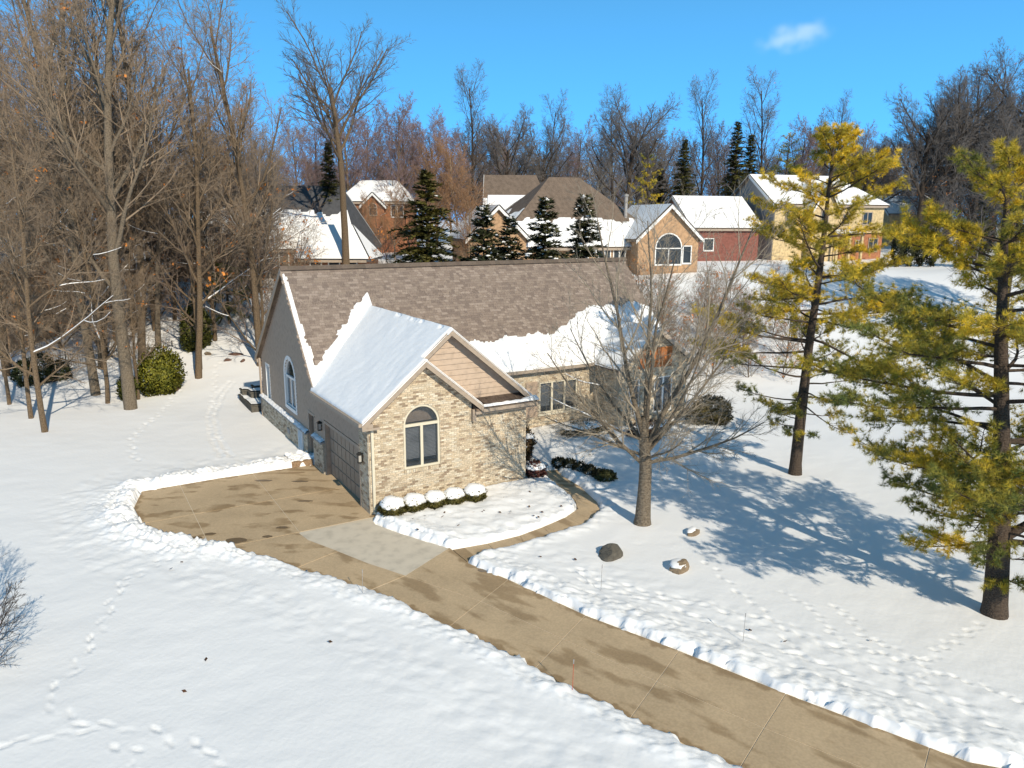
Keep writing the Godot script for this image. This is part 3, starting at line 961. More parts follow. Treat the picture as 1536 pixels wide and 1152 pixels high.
	wall_shape(b, wf, 13.7, 18.0, -0.4, wtop, [big, slim], 0.25, [15.85])
	wl = part("wing_wall", b, M.mortar, house)
	b = Buf.new()
	bricks(b, wf, 13.7, 18.0, 0.0, 4.9, wtop, [big, slim, hole(14.75, 16.95, 3.1, 4.05)])
	part("brickwork", b, M.brick, wl, true)
	window(house, wf, big, 2, M.white_trim, 0.08).set_meta("label", "double window in the right wing")
	window(house, wf, slim, 1, M.white_trim, 0.08).set_meta("label", "slim window in the right wing")
	var cp := group_node("cedar_panel", house)
	for r in 5:
		for k in 9:
			var x := 14.78 + k * 0.24
			if 3.1 + r * 0.19 + 0.19 > wtop.call(x) or 3.1 + r * 0.19 + 0.19 > wtop.call(x + 0.23): continue
			b = Buf.new()
			var col := Color(0.46, 0.17, 0.055) * rng.randf_range(0.7, 1.25)
			b.obox(wf.p(x + 0.115, 3.2 + r * 0.19, 0.03), wf.u * 0.113, UP * 0.105, wf.n * (0.012 + 0.006 * rng.randf()), col)
			part("shake", b, M.cedar, cp)
	for q in [[13.7, Vector3.LEFT], [18.0, Vector3.RIGHT]]:
		var ww := Wall.new(Vector3(q[0], 0, -3.85), Vector3.FORWARD, q[1])
		b = Buf.new()
		wall_shape(b, ww, 0.0, 1.75, -0.4, func(_x): return 3.3, none, 0.25)
		wl = part("wing_side_wall", b, M.mortar, house)
		b = Buf.new()
		bricks(b, ww, 0.0, 1.75, 0.0, 3.2, func(_x): return 3.2, none)
		part("brickwork", b, M.brick, wl, true)
	# --- rear and right walls, floors
	b = Buf.new()
	b.box(Vector3(0.25, -0.4, -15.3), Vector3(18.2, 3.3, -15.05))
	part("rear_wall", b, M.mortar, house)
	b = Buf.new()
	var rw := Wall.new(Vector3(18.2, 0, 0), Vector3.FORWARD, Vector3.RIGHT)
	wall_shape(b, rw, 5.85, 15.04, -0.4, func(u): return main_roof(-u) - 0.16, none, 0.25, [9.5])
	part("right_wall", b, M.siding, house)
	b = Buf.new()
	b.box(Vector3(0.26, 0.2, -15.04), Vector3(17.9, 0.5, -5.86)); b.box(Vector3(0.26, -0.1, -5.8), Vector3(6.09, 0.05, -0.36)); b.box(Vector3(13.96, 0.2, -5.84), Vector3(17.7, 0.5, -3.86))
	part("floor", b, M.room, house)
	b = Buf.new()   # ceiling and inner partitions keep the rooms dark
	b.box(Vector3(0.26, 3.0, -15.04), Vector3(17.9, 3.1, -7.9)); b.box(Vector3(2.5, 0.5, -14.9), Vector3(2.6, 3.0, -6.0)); b.box(Vector3(0.3, 0.05, -3.0), Vector3(6.0, 3.2, -2.9)); b.box(Vector3(9.0, 0.5, -8.0), Vector3(17.8, 3.0, -7.9))
	part("partition", b, M.room, house)
	# --- roofs
	var roof := group_node("roof", house)
	b = Buf.new()
	var off := Vector3(0, -0.13, 0)
	var ry := main_roof(RIDGE_Z)
	b.slab([Vector3(RAKE_X, EAVE_Y, EAVE_Z), Vector3(18.55, EAVE_Y, EAVE_Z), Vector3(18.55, ry, RIDGE_Z), Vector3(RAKE_X, ry, RIDGE_Z)], off)
	b.slab([Vector3(RAKE_X, main_roof(-15.6), -15.6), Vector3(18.55, main_roof(-15.6), -15.6), Vector3(18.55, ry, RIDGE_Z), Vector3(RAKE_X, ry, RIDGE_Z)], off)
	b.slab([ls(-0.3, 0.35), ls(2.02, 0.35), ls(2.02, 0.02), ls(3.175, 0.02), ls(3.175, -8.08), ls(-0.3, -5.46)], off)
	b.slab([rs(3.175, 0.02), rs(6.65, 0.02), rs(6.65, -5.46), rs(3.175, -8.08)], off)
	b.slab([Vector3(2.02, low_slope(2.02), 0.35), Vector3(4.22, low_slope(4.22), 0.35), Vector3(4.22, low_slope(4.22), -0.40), Vector3(2.02, low_slope(2.02), -0.40)], off)
	b.slab([wr(13.4, -3.25), wr(15.85, -3.25), wr(15.85, -7.0), wr(13.4, -5.5)], off)
	b.slab([wr(18.3, -3.25), wr(15.85, -3.25), wr(15.85, -7.0), wr(18.3, -5.5)], off)
	b.slab([Vector3(4.0, 3.58, -0.40), Vector3(6.62, 3.58, -0.40), Vector3(6.62, 3.33, 0.28), Vector3(4.0, 3.33, 0.28)], Vector3(0, -0.08, 0))
	part("deck", b, M.brown_roof, roof)
	shingles(roof)
	b = Buf.new()
	var x := RAKE_X - 0.01
	while x < 18.5:
		b.obox(Vector3(x + 0.14, ry + 0.005, RIDGE_Z + 0.09), Vector3(0.15, 0.004, 0), Vector3(0, -0.084, 0.092) * 1.0, Vector3(0, 0.011, 0.010), Color(0.17, 0.13, 0.10) * rng.randf_range(0.8, 1.15))
		b.obox(Vector3(x + 0.14, ry + 0.005, RIDGE_Z - 0.09), Vector3(0.15, 0.004, 0), Vector3(0, -0.084, -0.092) * 1.0, Vector3(0, 0.011, -0.010), Color(0.17, 0.13, 0.10) * rng.randf_range(0.8, 1.15))
		x += 0.27
	part("ridge_cap", b, M.shingle, roof, true)
	# pent roof shingles
	b = Buf.new()
	for r in 4:
		var pz := 0.27 - r * 0.165
		var py := 3.335 + r * 0.0605
		var px := 4.02
		while px < 6.6:
			var wd := minf(rng.randf_range(0.2, 0.36), 6.62 - px)
			b.obox(Vector3(px + wd / 2, py + 0.038, pz - 0.09), Vector3(wd / 2 - 0.004, 0, 0), Vector3(0, 0.030, -0.088), Vector3(0, 0.007, 0.002), Color(0.15, 0.11, 0.085) * rng.randf_range(0.75, 1.2))
			px += wd
	part("pent_shingles", b, M.shingle, roof, true)
	# rake and fascia boards, soffits, gutters
	for q in [[ls(-0.34, 0.36), ls(2.02, 0.36)], [Vector3(4.26, low_slope(4.26), 0.36), Vector3(2.02, low_slope(2.02), 0.36)], [ls(2.02, 0.03), ls(3.175, 0.03)], [rs(6.70, 0.03), rs(3.175, 0.03)], [wr(13.37, -3.24), wr(15.85, -3.24)], [wr(18.33, -3.24), wr(15.85, -3.24)]]:
		b = Buf.new()
		rake(b, q[0], q[1], 0.24, 0.03)
		part("rake_board", b, M.trim, roof)
	var rx := RAKE_X - 0.03
	for q in [[EAVE_Z - 0.25, EAVE_Z - 0.25], [-15.63, -15.63]]:
		b = Buf.new()
		var ey := main_roof(q[0]) + 0.02
		b.slab([Vector3(rx, ey, q[0]), Vector3(rx, ry + 0.02, RIDGE_Z), Vector3(rx, ry - 0.24, RIDGE_Z), Vector3(rx, ey - 0.26, q[0])], Vector3(0.03, 0, 0))
		part("rake_board", b, M.trim, roof)
	b = Buf.new()
	b.slab([ls(0.0, 0.33) + off * 1.3, ls(2.02, 0.33) + off * 1.3, ls(2.02, 0.0) + off * 1.3, ls(0.0, 0.0) + off * 1.3], Vector3(0, -0.03, 0))
	part("soffit", b, M.trim, roof)
	b = Buf.new()
	b.slab([Vector3(2.02, low_slope(2.02), 0.33) + off * 1.3, Vector3(4.2, low_slope(4.2), 0.33) + off * 1.3, Vector3(4.2, low_slope(4.2), 0.0) + off * 1.3, Vector3(2.02, low_slope(2.02), 0.0) + off * 1.3], Vector3(0, -0.03, 0))
	part("soffit", b, M.trim, roof)
	for q in [["soffit", Vector3(-0.29, 3.14, -5.4), Vector3(-0.03, 3.17, -0.03)], ["fascia", Vector3(-0.33, 3.13, -5.4), Vector3(-0.29, 3.36, -0.03)], ["fascia", Vector3(6.7, 3.05, -5.36), Vector3(13.4, 3.24, -5.32)], ["cornice_return", Vector3(-0.33, 3.12, -0.02), Vector3(0.28, 3.20, 0.37)], ["cornice_block", Vector3(-0.33, 3.20, 0.0), Vector3(0.05, 3.34, 0.35)], ["bracket", Vector3(3.92, 2.86, 0.02), Vector3(4.06, 3.30, 0.16)], ["soffit", Vector3(4.0, 3.12, -0.02), Vector3(6.62, 3.245, 0.24)], ["cornice_return", Vector3(-0.24, 2.9, -15.58), Vector3(0.05, 3.06, -15.3)], ["gutter", Vector3(4.24, 3.22, 0.285), Vector3(6.68, 3.33, 0.40)], ["gutter", Vector3(6.72, 3.14, -5.24), Vector3(13.4, 3.27, -5.13)], ["gutter", Vector3(-0.45, 3.27, -5.35), Vector3(-0.34, 3.385, 0.34)]]:
		b = Buf.new()
		b.box(q[1], q[2])
		part(q[0], b, M.trim, roof)
	for q in [Vector3(0.10, 0, 0.075), Vector3(-0.13, 0, -15.2)]:
		b = Buf.new()
		b.box(q + Vector3(-0.045, 0.12, -0.035), q + Vector3(0.045, 3.14, 0.035))
		b.obox(q + Vector3(0, 0.10, 0.08), Vector3(0.045, 0, 0), Vector3(0, 0.03, 0.12), Vector3(0, 0.03, -0.01), white)
		part("downspout", b, M.window_trim if q.z > 0 else M.trim, house)
	# --- snow on the roofs
	b = Buf.new()
	snow_sheet(b, ls(-0.36, 0.38), ls(-0.36, -5.5), ls(3.2, -8.2), ls(3.2, 0.38), 0.07, func(p: Vector3):
		var lim := 0.375 if p.x < 2.04 else 0.045
		var e := minf(p.x + 0.36, lim - p.z)
		if e < 0.01: return -1.0
		var ridge := 1.0 - 0.95 * smoothstep(0.09, 0.03, absf(p.x - 3.12)) * smoothstep(0.1, 0.35, noise.get_noise_2d(p.z * 3.0, 5.0))
		return (0.055 + 0.02 * noise.get_noise_2d(p.x * 1.2, p.z * 1.2) + 0.012 * lump.get_noise_2d(p.x, p.z)) * smoothstep(0.0, 0.10, e) * ridge)
	snow_sheet(b, rs(6.70, 0.05), rs(6.70, -5.5), rs(3.15, -8.2), rs(3.15, 0.05), 0.09, func(p: Vector3):
		var e := minf(6.70 - p.x, 0.045 - p.z)
		if e < 0.01: return -1.0
		return (0.055 + 0.02 * noise.get_noise_2d(p.x * 1.2, p.z * 1.2)) * smoothstep(0.0, 0.10, e))
	snow_sheet(b, Vector3(4.28, low_slope(4.28), 0.38), Vector3(4.28, low_slope(4.28), -0.45), Vector3(2.0, low_slope(2.0), -0.45), Vector3(2.0, low_slope(2.0), 0.38), 0.06, func(p: Vector3):
		var e := minf(4.27 - p.x, 0.375 - p.z)
		if e < 0.005: return -1.0
		return (0.05 + 0.02 * noise.get_noise_2d(p.x * 1.2, p.z * 1.2)) * smoothstep(0.0, 0.09, e))
	snow_sheet(b, Vector3(4.2, 3.375, 0.30), Vector3(6.66, 3.375, 0.30), Vector3(6.66, 3.575, -0.28), Vector3(4.2, 3.575, -0.28), 0.04, func(p: Vector3):
		var e := 0.20 + 0.13 * smoothstep(5.9, 6.5, p.x) + 0.07 * lump.get_noise_2d(p.x * 2.0, 3.0) - (0.30 - p.z)
		if e < 0.0: return -1.0
		return minf(0.075, e * 0.7) * smoothstep(0.0, 0.05, 0.31 - p.z))
	snow_sheet(b, Vector3(RAKE_X - 0.02, EAVE_Y - 0.01, EAVE_Z + 0.02), Vector3(18.56, EAVE_Y - 0.01, EAVE_Z + 0.02), Vector3(18.56, ry + 0.01, RIDGE_Z), Vector3(RAKE_X - 0.02, ry + 0.01, RIDGE_Z), 0.085, func(p: Vector3):
		var v: float = (EAVE_Z - p.z) * 1.483
		var rag := 0.16 * lump.get_noise_2d(p.x * 1.5, p.z * 1.5) + 0.08 * fine.get_noise_2d(p.x, p.z)
		var e := -1.0
		if p.x > 6.0: e = 1.75 + 1.5 * smoothstep(11.0, 15.0, p.x) + 0.35 * noise.get_noise_2d(p.x * 1.4, 7.0) + rag - v
		if p.x < 3.3 and p.z < valley_z(p.x) + 0.3:
			e = maxf(e, 0.34 + rag * 0.8 - (valley_z(p.x) - p.z) * 0.72)
			e = maxf(e, 0.12 + 0.24 * (1.0 - v / 6.3) + rag * 0.6 - (p.x - RAKE_X) - 0.5 * smoothstep(5.9, 6.2, v))
		if e < 0.0: return -1.0
		return (0.025 + minf(0.045, e * 0.25)) * smoothstep(0.0, 0.07, minf(p.x - RAKE_X + 0.02, EAVE_Z + 0.03 - p.z)))
	for q: float in [-1.0, 1.0]:
		snow_sheet(b, wr(15.85 + q * 2.48, -3.23), wr(15.85 + q * 2.48, -5.6), wr(15.85, -7.05), wr(15.85, -3.23), 0.09, func(p: Vector3):
			var e := minf(2.47 - absf(p.x - 15.85), -3.235 - p.z)
			if e < 0.005: return -1.0
			return (0.06 + 0.03 * noise.get_noise_2d(p.x * 1.2, p.z * 1.2)) * smoothstep(0.0, 0.10, e))
	part("roof_snow", b, M.roof_snow, house)
	# brick stoop by the side door
	var st := group_node("brick_stoop", house)
	b = Buf.new()
	b.box(Vector3(-1.0, -0.2, -7.5), Vector3(-0.14, 0.24, -6.42)); b.box(Vector3(-1.32, -0.2, -7.4), Vector3(-1.0, 0.12, -6.52))
	part("step", b, M.step_brick, st)
	b = Buf.new()
	snow_sheet(b, Vector3(-1.0, 0.245, -7.5), Vector3(-0.14, 0.245, -7.5), Vector3(-0.14, 0.245, -6.45), Vector3(-1.0, 0.245, -6.45), 0.05, func(p: Vector3): return 0.06 + 0.16 * lump.get_noise_2d(p.x * 2.0, p.z * 2.0) - 0.12 * smoothstep(-7.0, -6.5, p.z))
	part("snow", b, M.roof_snow, st)

func ls(x: float, z: float) -> Vector3: return Vector3(x, left_slope(x), z)
func rs(x: float, z: float) -> Vector3: return Vector3(x, right_slope(x), z)
func wr(x: float, z: float) -> Vector3: return Vector3(x, 5.02 - 0.72 * absf(x - 15.85), z)

func rake(b: Buf, a: Vector3, e: Vector3, drop: float, thick: float) -> void:
	b.slab([a + UP * 0.012, e + UP * 0.012, e - UP * drop, a - UP * drop], Vector3(0, 0, -thick))

func shingles(roof: Node3D) -> void:
	var v := Vector3(0, PITCH, -1.0).normalized()
	var up := Vector3(0, 1.0, PITCH).normalized()
	var tones := [Color(0.30, 0.238, 0.192), Color(0.265, 0.207, 0.166), Color(0.35, 0.282, 0.23), Color(0.225, 0.176, 0.142), Color(0.285, 0.222, 0.18)]
	var widths := [0.15, 0.21, 0.29]
	var shared := {}
	for t in 5:
		for w in 3:
			var b := Buf.new()
			tab(b, Vector3.ZERO, widths[w], v, up, tones[t], 0.010 + 0.004 * (t % 3))
			shared[t * 3 + w] = b.mesh()
	var rest := Buf.new()
	var all := []
	for r in 50:
		var at := Vector3(RAKE_X, EAVE_Y, EAVE_Z) + v * (0.14 * r)
		if at.z - 0.1 < RIDGE_Z: break
		var x := RAKE_X - rng.randf() * 0.1
		while x < 18.5:
			var k := rng.randi_range(0, 14)
			var w: float = widths[k % 3]
			if x + w > RAKE_X and x + w < 18.6:
				var p := Vector3(x, at.y, at.z) + up * 0.002
				var free: bool = p.z < valley_z(clampf(p.x, -0.3, 3.175)) - 0.6 and p.x > 0.2 and p.x < 5.5 and p.x > 3.4 - (valley_z(3.175) - p.z) * 1.0 - 3.0
				all.append([p.distance_to(CAM) if free else 1e6, p, k])
			x += w + 0.004
	all.sort_custom(func(a, b): return a[0] < b[0])
	for n in all.size():
		var q: Array = all[n]
		if n < 300:
			var o := MeshInstance3D.new()
			o.name = "shingle"; o.mesh = shared[q[2]]; o.material_override = M.shingle; o.position = q[1]
			roof.add_child(o, true)
		else:
			tab(rest, q[1], widths[q[2] % 3], v, up, tones[q[2] / 3], 0.010 + 0.004 * ((q[2] / 3) % 3))
	part("shingle_courses", rest, M.shingle, roof, true)

func tab(b: Buf, p: Vector3, w: float, v: Vector3, up: Vector3, col: Color, thick: float) -> void:
	var x := Vector3(w, 0, 0)
	var lo := up * thick
	var hi := up * 0.002
	b.quad(p + lo, p + x + lo, p + x + v * 0.155 + hi, p + v * 0.155 + hi, up, col)
	b.quad(p, p + x, p + x + lo, p + lo, -v, col)
	b.quad(p, p + lo, p + v * 0.155 + hi, p + v * 0.155, Vector3.LEFT, col)
	b.quad(p + x, p + x + lo, p + x + v * 0.155 + hi, p + x + v * 0.155, Vector3.RIGHT, col)

# ---------------------------------------------------------------- bare trees
class Kind:
	var kids := [13, 8, 7, 5]
	var ratio := [0.62, 0.55, 0.5, 0.5]
	var spread := [0.75, 0.75, 0.8, 0.8]
	var from := [0.35, 0.25, 0.2, 0.15]
	var up := [0.02, 0.10, 0.08, 0.05]
	var wob := [0.05, 0.13, 0.17, 0.2]
	var segs := [9, 6, 4, 2]
	var sides := [10, 6, 4, 3]
	var twig := 0.011
	var snow := 0.0
	var leaf := 0.0
	var leaf_colour := Color(0.55, 0.20, 0.04)
	var taper := 0.3

func any_dir() -> Vector3:
	return Vector3(rng.randf_range(-1, 1), rng.randf_range(-1, 1), rng.randf_range(-1, 1))

func aside(d: Vector3, angle: float, around: float) -> Vector3:
	var x := d.cross(Vector3(0.21, 0.33, 0.92)).normalized()
	var y := d.cross(x)
	return (d * cos(angle) + (x * cos(around) + y * sin(around)) * sin(angle)).normalized()

# grows one branch and all it carries; bufs: 0 trunk and limbs, 1 twigs, 2 snow, 3 leaves
func grow(bufs: Array, k: Kind, p: Vector3, d: Vector3, length: float, r: float, level: int) -> void:
	var n: int = k.segs[level]
	var pts := PackedVector3Array([p])
	var rad := PackedFloat32Array([r])
	var dirs := [d]
	var step := length / n
	for s in n:
		d = (d + any_dir() * k.wob[level] + UP * k.up[level]).normalized()
		p += d * step
		pts.append(p); dirs.append(d)
		rad.append(lerpf(r, maxf(r * k.taper, 0.004), float(s + 1) / n))
	if level == 0:   # root flare
		rad[0] *= 1.35
		pts.insert(1, pts[0] + dirs[0] * minf(0.5, step * 0.5)); rad.insert(1, r * 1.03); dirs.insert(1, dirs[0])
		n += 1
	var out: Buf = bufs[0] if level < 2 else bufs[1]
	out.tube(pts, rad, k.sides[level], white)
	if k.snow > 0.0 and level > 0 and level < 3 and rng.randf() < k.snow:
		var sp := PackedVector3Array()
		var sr := PackedFloat32Array()
		for s in pts.size():
			if dirs[s].y > 0.62: break
			sp.append(pts[s] + UP * rad[s] * 0.75)
			sr.append(rad[s] * 0.75 + 0.008)
		if sp.size() > 1: bufs[2].tube(sp, sr, 5, white)
	if level >= 3:
		for t in k.kids[3]:
			var f := rng.randf_range(0.2, 1.0) * n
			var a := mini(int(f), n - 1)
			var q := pts[a].lerp(pts[a + 1], f - a)
			var td := aside(dirs[a + 1], rng.randf_range(0.35, 0.9), rng.randf() * TAU)
			var tl := length * rng.randf_range(0.35, 0.8)
			bufs[1].cone(q, (td + UP * 0.1).normalized(), tl, k.twig, white)
			if k.leaf > 0.0 and rng.randf() < k.leaf: leaves_at(bufs[3], q + td * tl * 0.6, k.leaf_colour)
		return
	var kids: int = k.kids[level]
	var spin := rng.randf() * TAU
	for t in kids:
		var f: float = lerpf(k.from[level], 0.98, (t + rng.randf()) / kids) * n
		var a := mini(int(f), n - 1)
		var q := pts[a].lerp(pts[a + 1], f - a)
		spin += 2.4 + rng.randf_range(-0.4, 0.4)
		var rel := f / n
		var ang: float = k.spread[level] * rng.randf_range(0.75, 1.2) * (1.15 - 0.35 * rel)
		var l: float = length * k.ratio[level] * rng.randf_range(0.7, 1.15) * (1.1 - 0.55 * rel)
		if level == 0: l = maxf(l, length * 0.18)
		grow(bufs, k, q, aside(dirs[a], ang, spin), l, lerpf(rad[a], rad[a + 1], f - a) * rng.randf_range(0.45, 0.65), level + 1)

func leaves_at(b: Buf, p: Vector3, col: Color) -> void:
	for n in 5:
		var o := p + any_dir() * 0.14
		var x := any_dir().normalized() * 0.07
		var y := any_dir().normalized() * 0.06
		var c := col * rng.randf_range(0.6, 1.25)
		b.blade(o - x, o + y, o + x, x.cross(y).normalized(), c)
		b.blade(o - x, o - y, o + x, x.cross(y).normalized(), c)

func new_bufs() -> Array:
	return [Buf.new(), Buf.new(), Buf.new(), Buf.new()]

# meshes of one bare tree of about unit trunk thickness, used by many trees
func tree_meshes(k: Kind, height: float, r: float, seed_: int, lean := Vector3.ZERO) -> Array:
	rng.seed = seed_
	var bufs := new_bufs()
	grow(bufs, k, Vector3(0, -0.4, 0), (UP + lean).normalized(), height, r, 0)
	return bufs.map(func(b): return b.mesh() if b.v.size() > 0 else null)

func tree_from(meshes: Array, called: String, label: String, at: Vector3, turn: float, size: float, bark: Material, twig: Material, group := "", category := "tree", tall := 1.0) -> Node3D:
	var o := thing(called, label, category, at, group, turn)
	o.scale = Vector3(size, size * tall, size)
	part("trunk", meshes[0], bark, o)
	part("crown", meshes[1], twig, o)
	if meshes[2]: part("snow", meshes[2], M.roof_snow, o, true)
	if meshes[3]: part("leaves", meshes[3], M.leaf, o, true)
	return o

# ---------------------------------------------------------------- needle trees
var tuft_mesh: ArrayMesh
var tuft_at: Array[Transform3D] = []
var tuft_colour: PackedColorArray

# one tuft of pine needles, pointing up
func make_tuft() -> void:
	rng.seed = 600
	var b := Buf.new()
	for k in 18:
		var e := (UP * 0.9 + any_dir().normalized()).normalized()
		var s := e.cross(any_dir()).normalized() * 0.0058
		b.blade(-s, s, e * rng.randf_range(0.11, 0.17), (e.cross(s).normalized() + UP * 0.4).normalized(), white)
	tuft_mesh = b.mesh()

func add_tuft(p: Vector3, d: Vector3, size: float, col: Color) -> void:
	var x := d.cross(any_dir()).normalized()
	tuft_at.append(Transform3D(Basis(x, d, x.cross(d)) * size, p))
	tuft_colour.append(col)

# yellowing needles sit in patches
func needle_colour(p: Vector3, gold: float) -> Color:
	var g := Color(0.085, 0.11, 0.024).lerp(Color(0.20, 0.22, 0.045), rng.randf())
	var k := gold + 0.75 * noise.get_noise_3d(p.x * 1.6, p.y * 2.0, p.z * 1.6) + rng.randf_range(-0.12, 0.12)
	return g.lerp(Color(0.86, 0.58, 0.03), clampf(k, 0.0, 1.0)) * rng.randf_range(0.85, 1.15)

# a branch of a pine with side shoots and tufts
func pine_branch(wood: Buf, p: Vector3, d: Vector3, length: float, r: float, gold: float, bare: float, lift: float, dens: float) -> void:
	var n := 7
	var pts := PackedVector3Array([p])
	var rad := PackedFloat32Array([r])
	for s in n:
		d = (d + any_dir() * 0.13 + UP * lift * (float(s) / n - 0.25)).normalized()
		p += d * length / n
		pts.append(p); rad.append(lerpf(r, 0.006, float(s + 1) / n))
	wood.tube(pts, rad, 5, white)
	var shoots := int((6 + length * 8.5) * dens)
	for s in shoots:
		var f := lerpf(bare, 1.0, (s + rng.randf()) / shoots) * n
		var a := mini(int(f), n - 1)
		var q := pts[a].lerp(pts[a + 1], f - a)
		var along := (pts[a + 1] - pts[a]).normalized()
		var side := along.cross(UP).normalized() * (1.0 if s % 2 else -1.0)
		var sd := (along * rng.randf_range(0.4, 1.0) + side * rng.randf_range(0.3, 1.0) + UP * rng.randf_range(-0.15, 0.55)).normalized()
		var sl := length * rng.randf_range(0.10, 0.24) * (1.2 - 0.5 * f / n) + 0.14
		wood.cone(q, sd, sl, 0.009, white)
		shoot_tufts(q, sd, sl, 0.35, gold)
		for t in 2:
			var td := (sd + any_dir() * 0.8 + UP * 0.15).normalized()
			var o := q + sd * sl * rng.randf_range(0.3, 0.8)
			wood.cone(o, td, sl * 0.55, 0.006, white)
			shoot_tufts(o, td, sl * 0.55, 0.3, gold)

func shoot_tufts(q: Vector3, d: Vector3, l: float, from: float, gold: float) -> void:
	var m := maxi(2, int(l * (1.0 - from) / 0.085))
	for t in m:
		var p := q + d * l * lerpf(from, 1.0, (t + rng.randf()) / m)
		add_tuft(p, (d * 0.8 + any_dir() * 0.45 + UP * 0.35).normalized(), rng.randf_range(0.8, 1.2), needle_colour(p, gold))

func along_profile(prof: Array, y: float, k: int) -> float:
	for q in prof.size() - 1:
		if y <= prof[q + 1][0]: return lerpf(prof[q][k], prof[q + 1][k], clampf((y - prof[q][0]) / (prof[q + 1][0] - prof[q][0]), 0.0, 1.0))
	return prof[-1][k]

# prof rows: [height, branch length, rise, gold, bare inner share, density]
func pine(called: String, label: String, at: Vector3, seed_: int, height: float, r: float, prof: Array, step: float, lean: Vector3, fork := false, group := "") -> Node3D:
	rng.seed = seed_
	var o := thing(called, label, "tree", at, group)
	var tr := Buf.new()
	var wood := Buf.new()
	tuft_at.clear(); tuft_colour.clear()
	var pts := PackedVector3Array()
	var rad := PackedFloat32Array()
	var p := Vector3(0, -0.35, 0)
	var d := (UP + lean).normalized()
	for s in 15:
		pts.append(p); rad.append(r * (1.3 if s == 0 else 1.0) * pow(1.0 - s / 15.5, 0.85))
		d = (d + any_dir() * 0.03 + UP * 0.02).normalized()
		p += d * (height + 0.35) / 14
	tr.tube(pts, rad, 14, white, 0.06, rng)
	var y: float = prof[0][0]
	var spin := 0.0
	while y < height:
		for k in rng.randi_range(3, 5):
			spin += 2.4 + rng.randf_range(-0.5, 0.5)
			var h := minf(y + rng.randf_range(-0.25, 0.25), height - 0.05)
			var f := clampf((h + 0.35) / (height + 0.35) * 14.0, 0.0, 13.9)
			var q := pts[int(f)].lerp(pts[int(f) + 1], f - int(f))
			var dir := Vector3(cos(spin), along_profile(prof, h, 2) + rng.randf_range(-0.12, 0.12), sin(spin)).normalized()
			var l := along_profile(prof, h, 1) * rng.randf_range(0.6, 1.12)
			pine_branch(wood, q, dir, l, 0.014 + l * 0.010, along_profile(prof, h, 3) + rng.randf_range(-0.15, 0.15), along_profile(prof, h, 4), 0.16, along_profile(prof, h, 5))
		y += step * rng.randf_range(0.8, 1.2)
	if fork:   # heavy low limbs
		for e in [[2.5, Vector3(0.75, 0.42, 0.35), 3.4, 0.13], [2.6, Vector3(-0.55, 0.75, -0.2), 2.6, 0.09], [2.3, Vector3(0.3, 0.2, 0.9), 3.0, 0.08], [3.0, Vector3(-0.8, 0.35, 0.4), 3.2, 0.07]]:
			var q := pts[int((e[0] + 0.35) / 11.0 * 14.0)]
			var dd: Vector3 = e[1].normalized()
			var lp := PackedVector3Array([q])
			var lr := PackedFloat32Array([e[3]])
			for s in 6:
				dd = (dd + any_dir() * 0.1 + UP * 0.03).normalized()
				q += dd * e[2] / 6.0
				lp.append(q); lr.append(e[3] * (1.0 - (s + 1) / 8.0))
				if s > 1:
					for m in 2:
						var side := dd.cross(UP).normalized() * (1.0 if m else -1.0)
						pine_branch(wood, q, (dd * 0.6 + side + UP * 0.1).normalized(), rng.randf_range(1.0, 1.8), 0.03, 0.15, 0.15, 0.1, 1.0)
			tr.tube(lp, lr, 8, white)
	part("trunk", tr, M.pine_bark, o)
	part("branches", wood, M.pine_bark, o)
	var mm := MultiMesh.new()
	mm.transform_format = MultiMesh.TRANSFORM_3D
	mm.use_colors = true
	mm.mesh = tuft_mesh
	mm.instance_count = tuft_at.size()
	for k in tuft_at.size():
		mm.set_instance_transform(k, tuft_at[k])
		mm.set_instance_color(k, tuft_colour[k])
	var mi := MultiMeshInstance3D.new()
	mi.name = "needles"
	mi.multimesh = mm
	mi.material_override = M.needles
	mi.set_meta("kind", "stuff")
	o.add_child(mi)
	return o

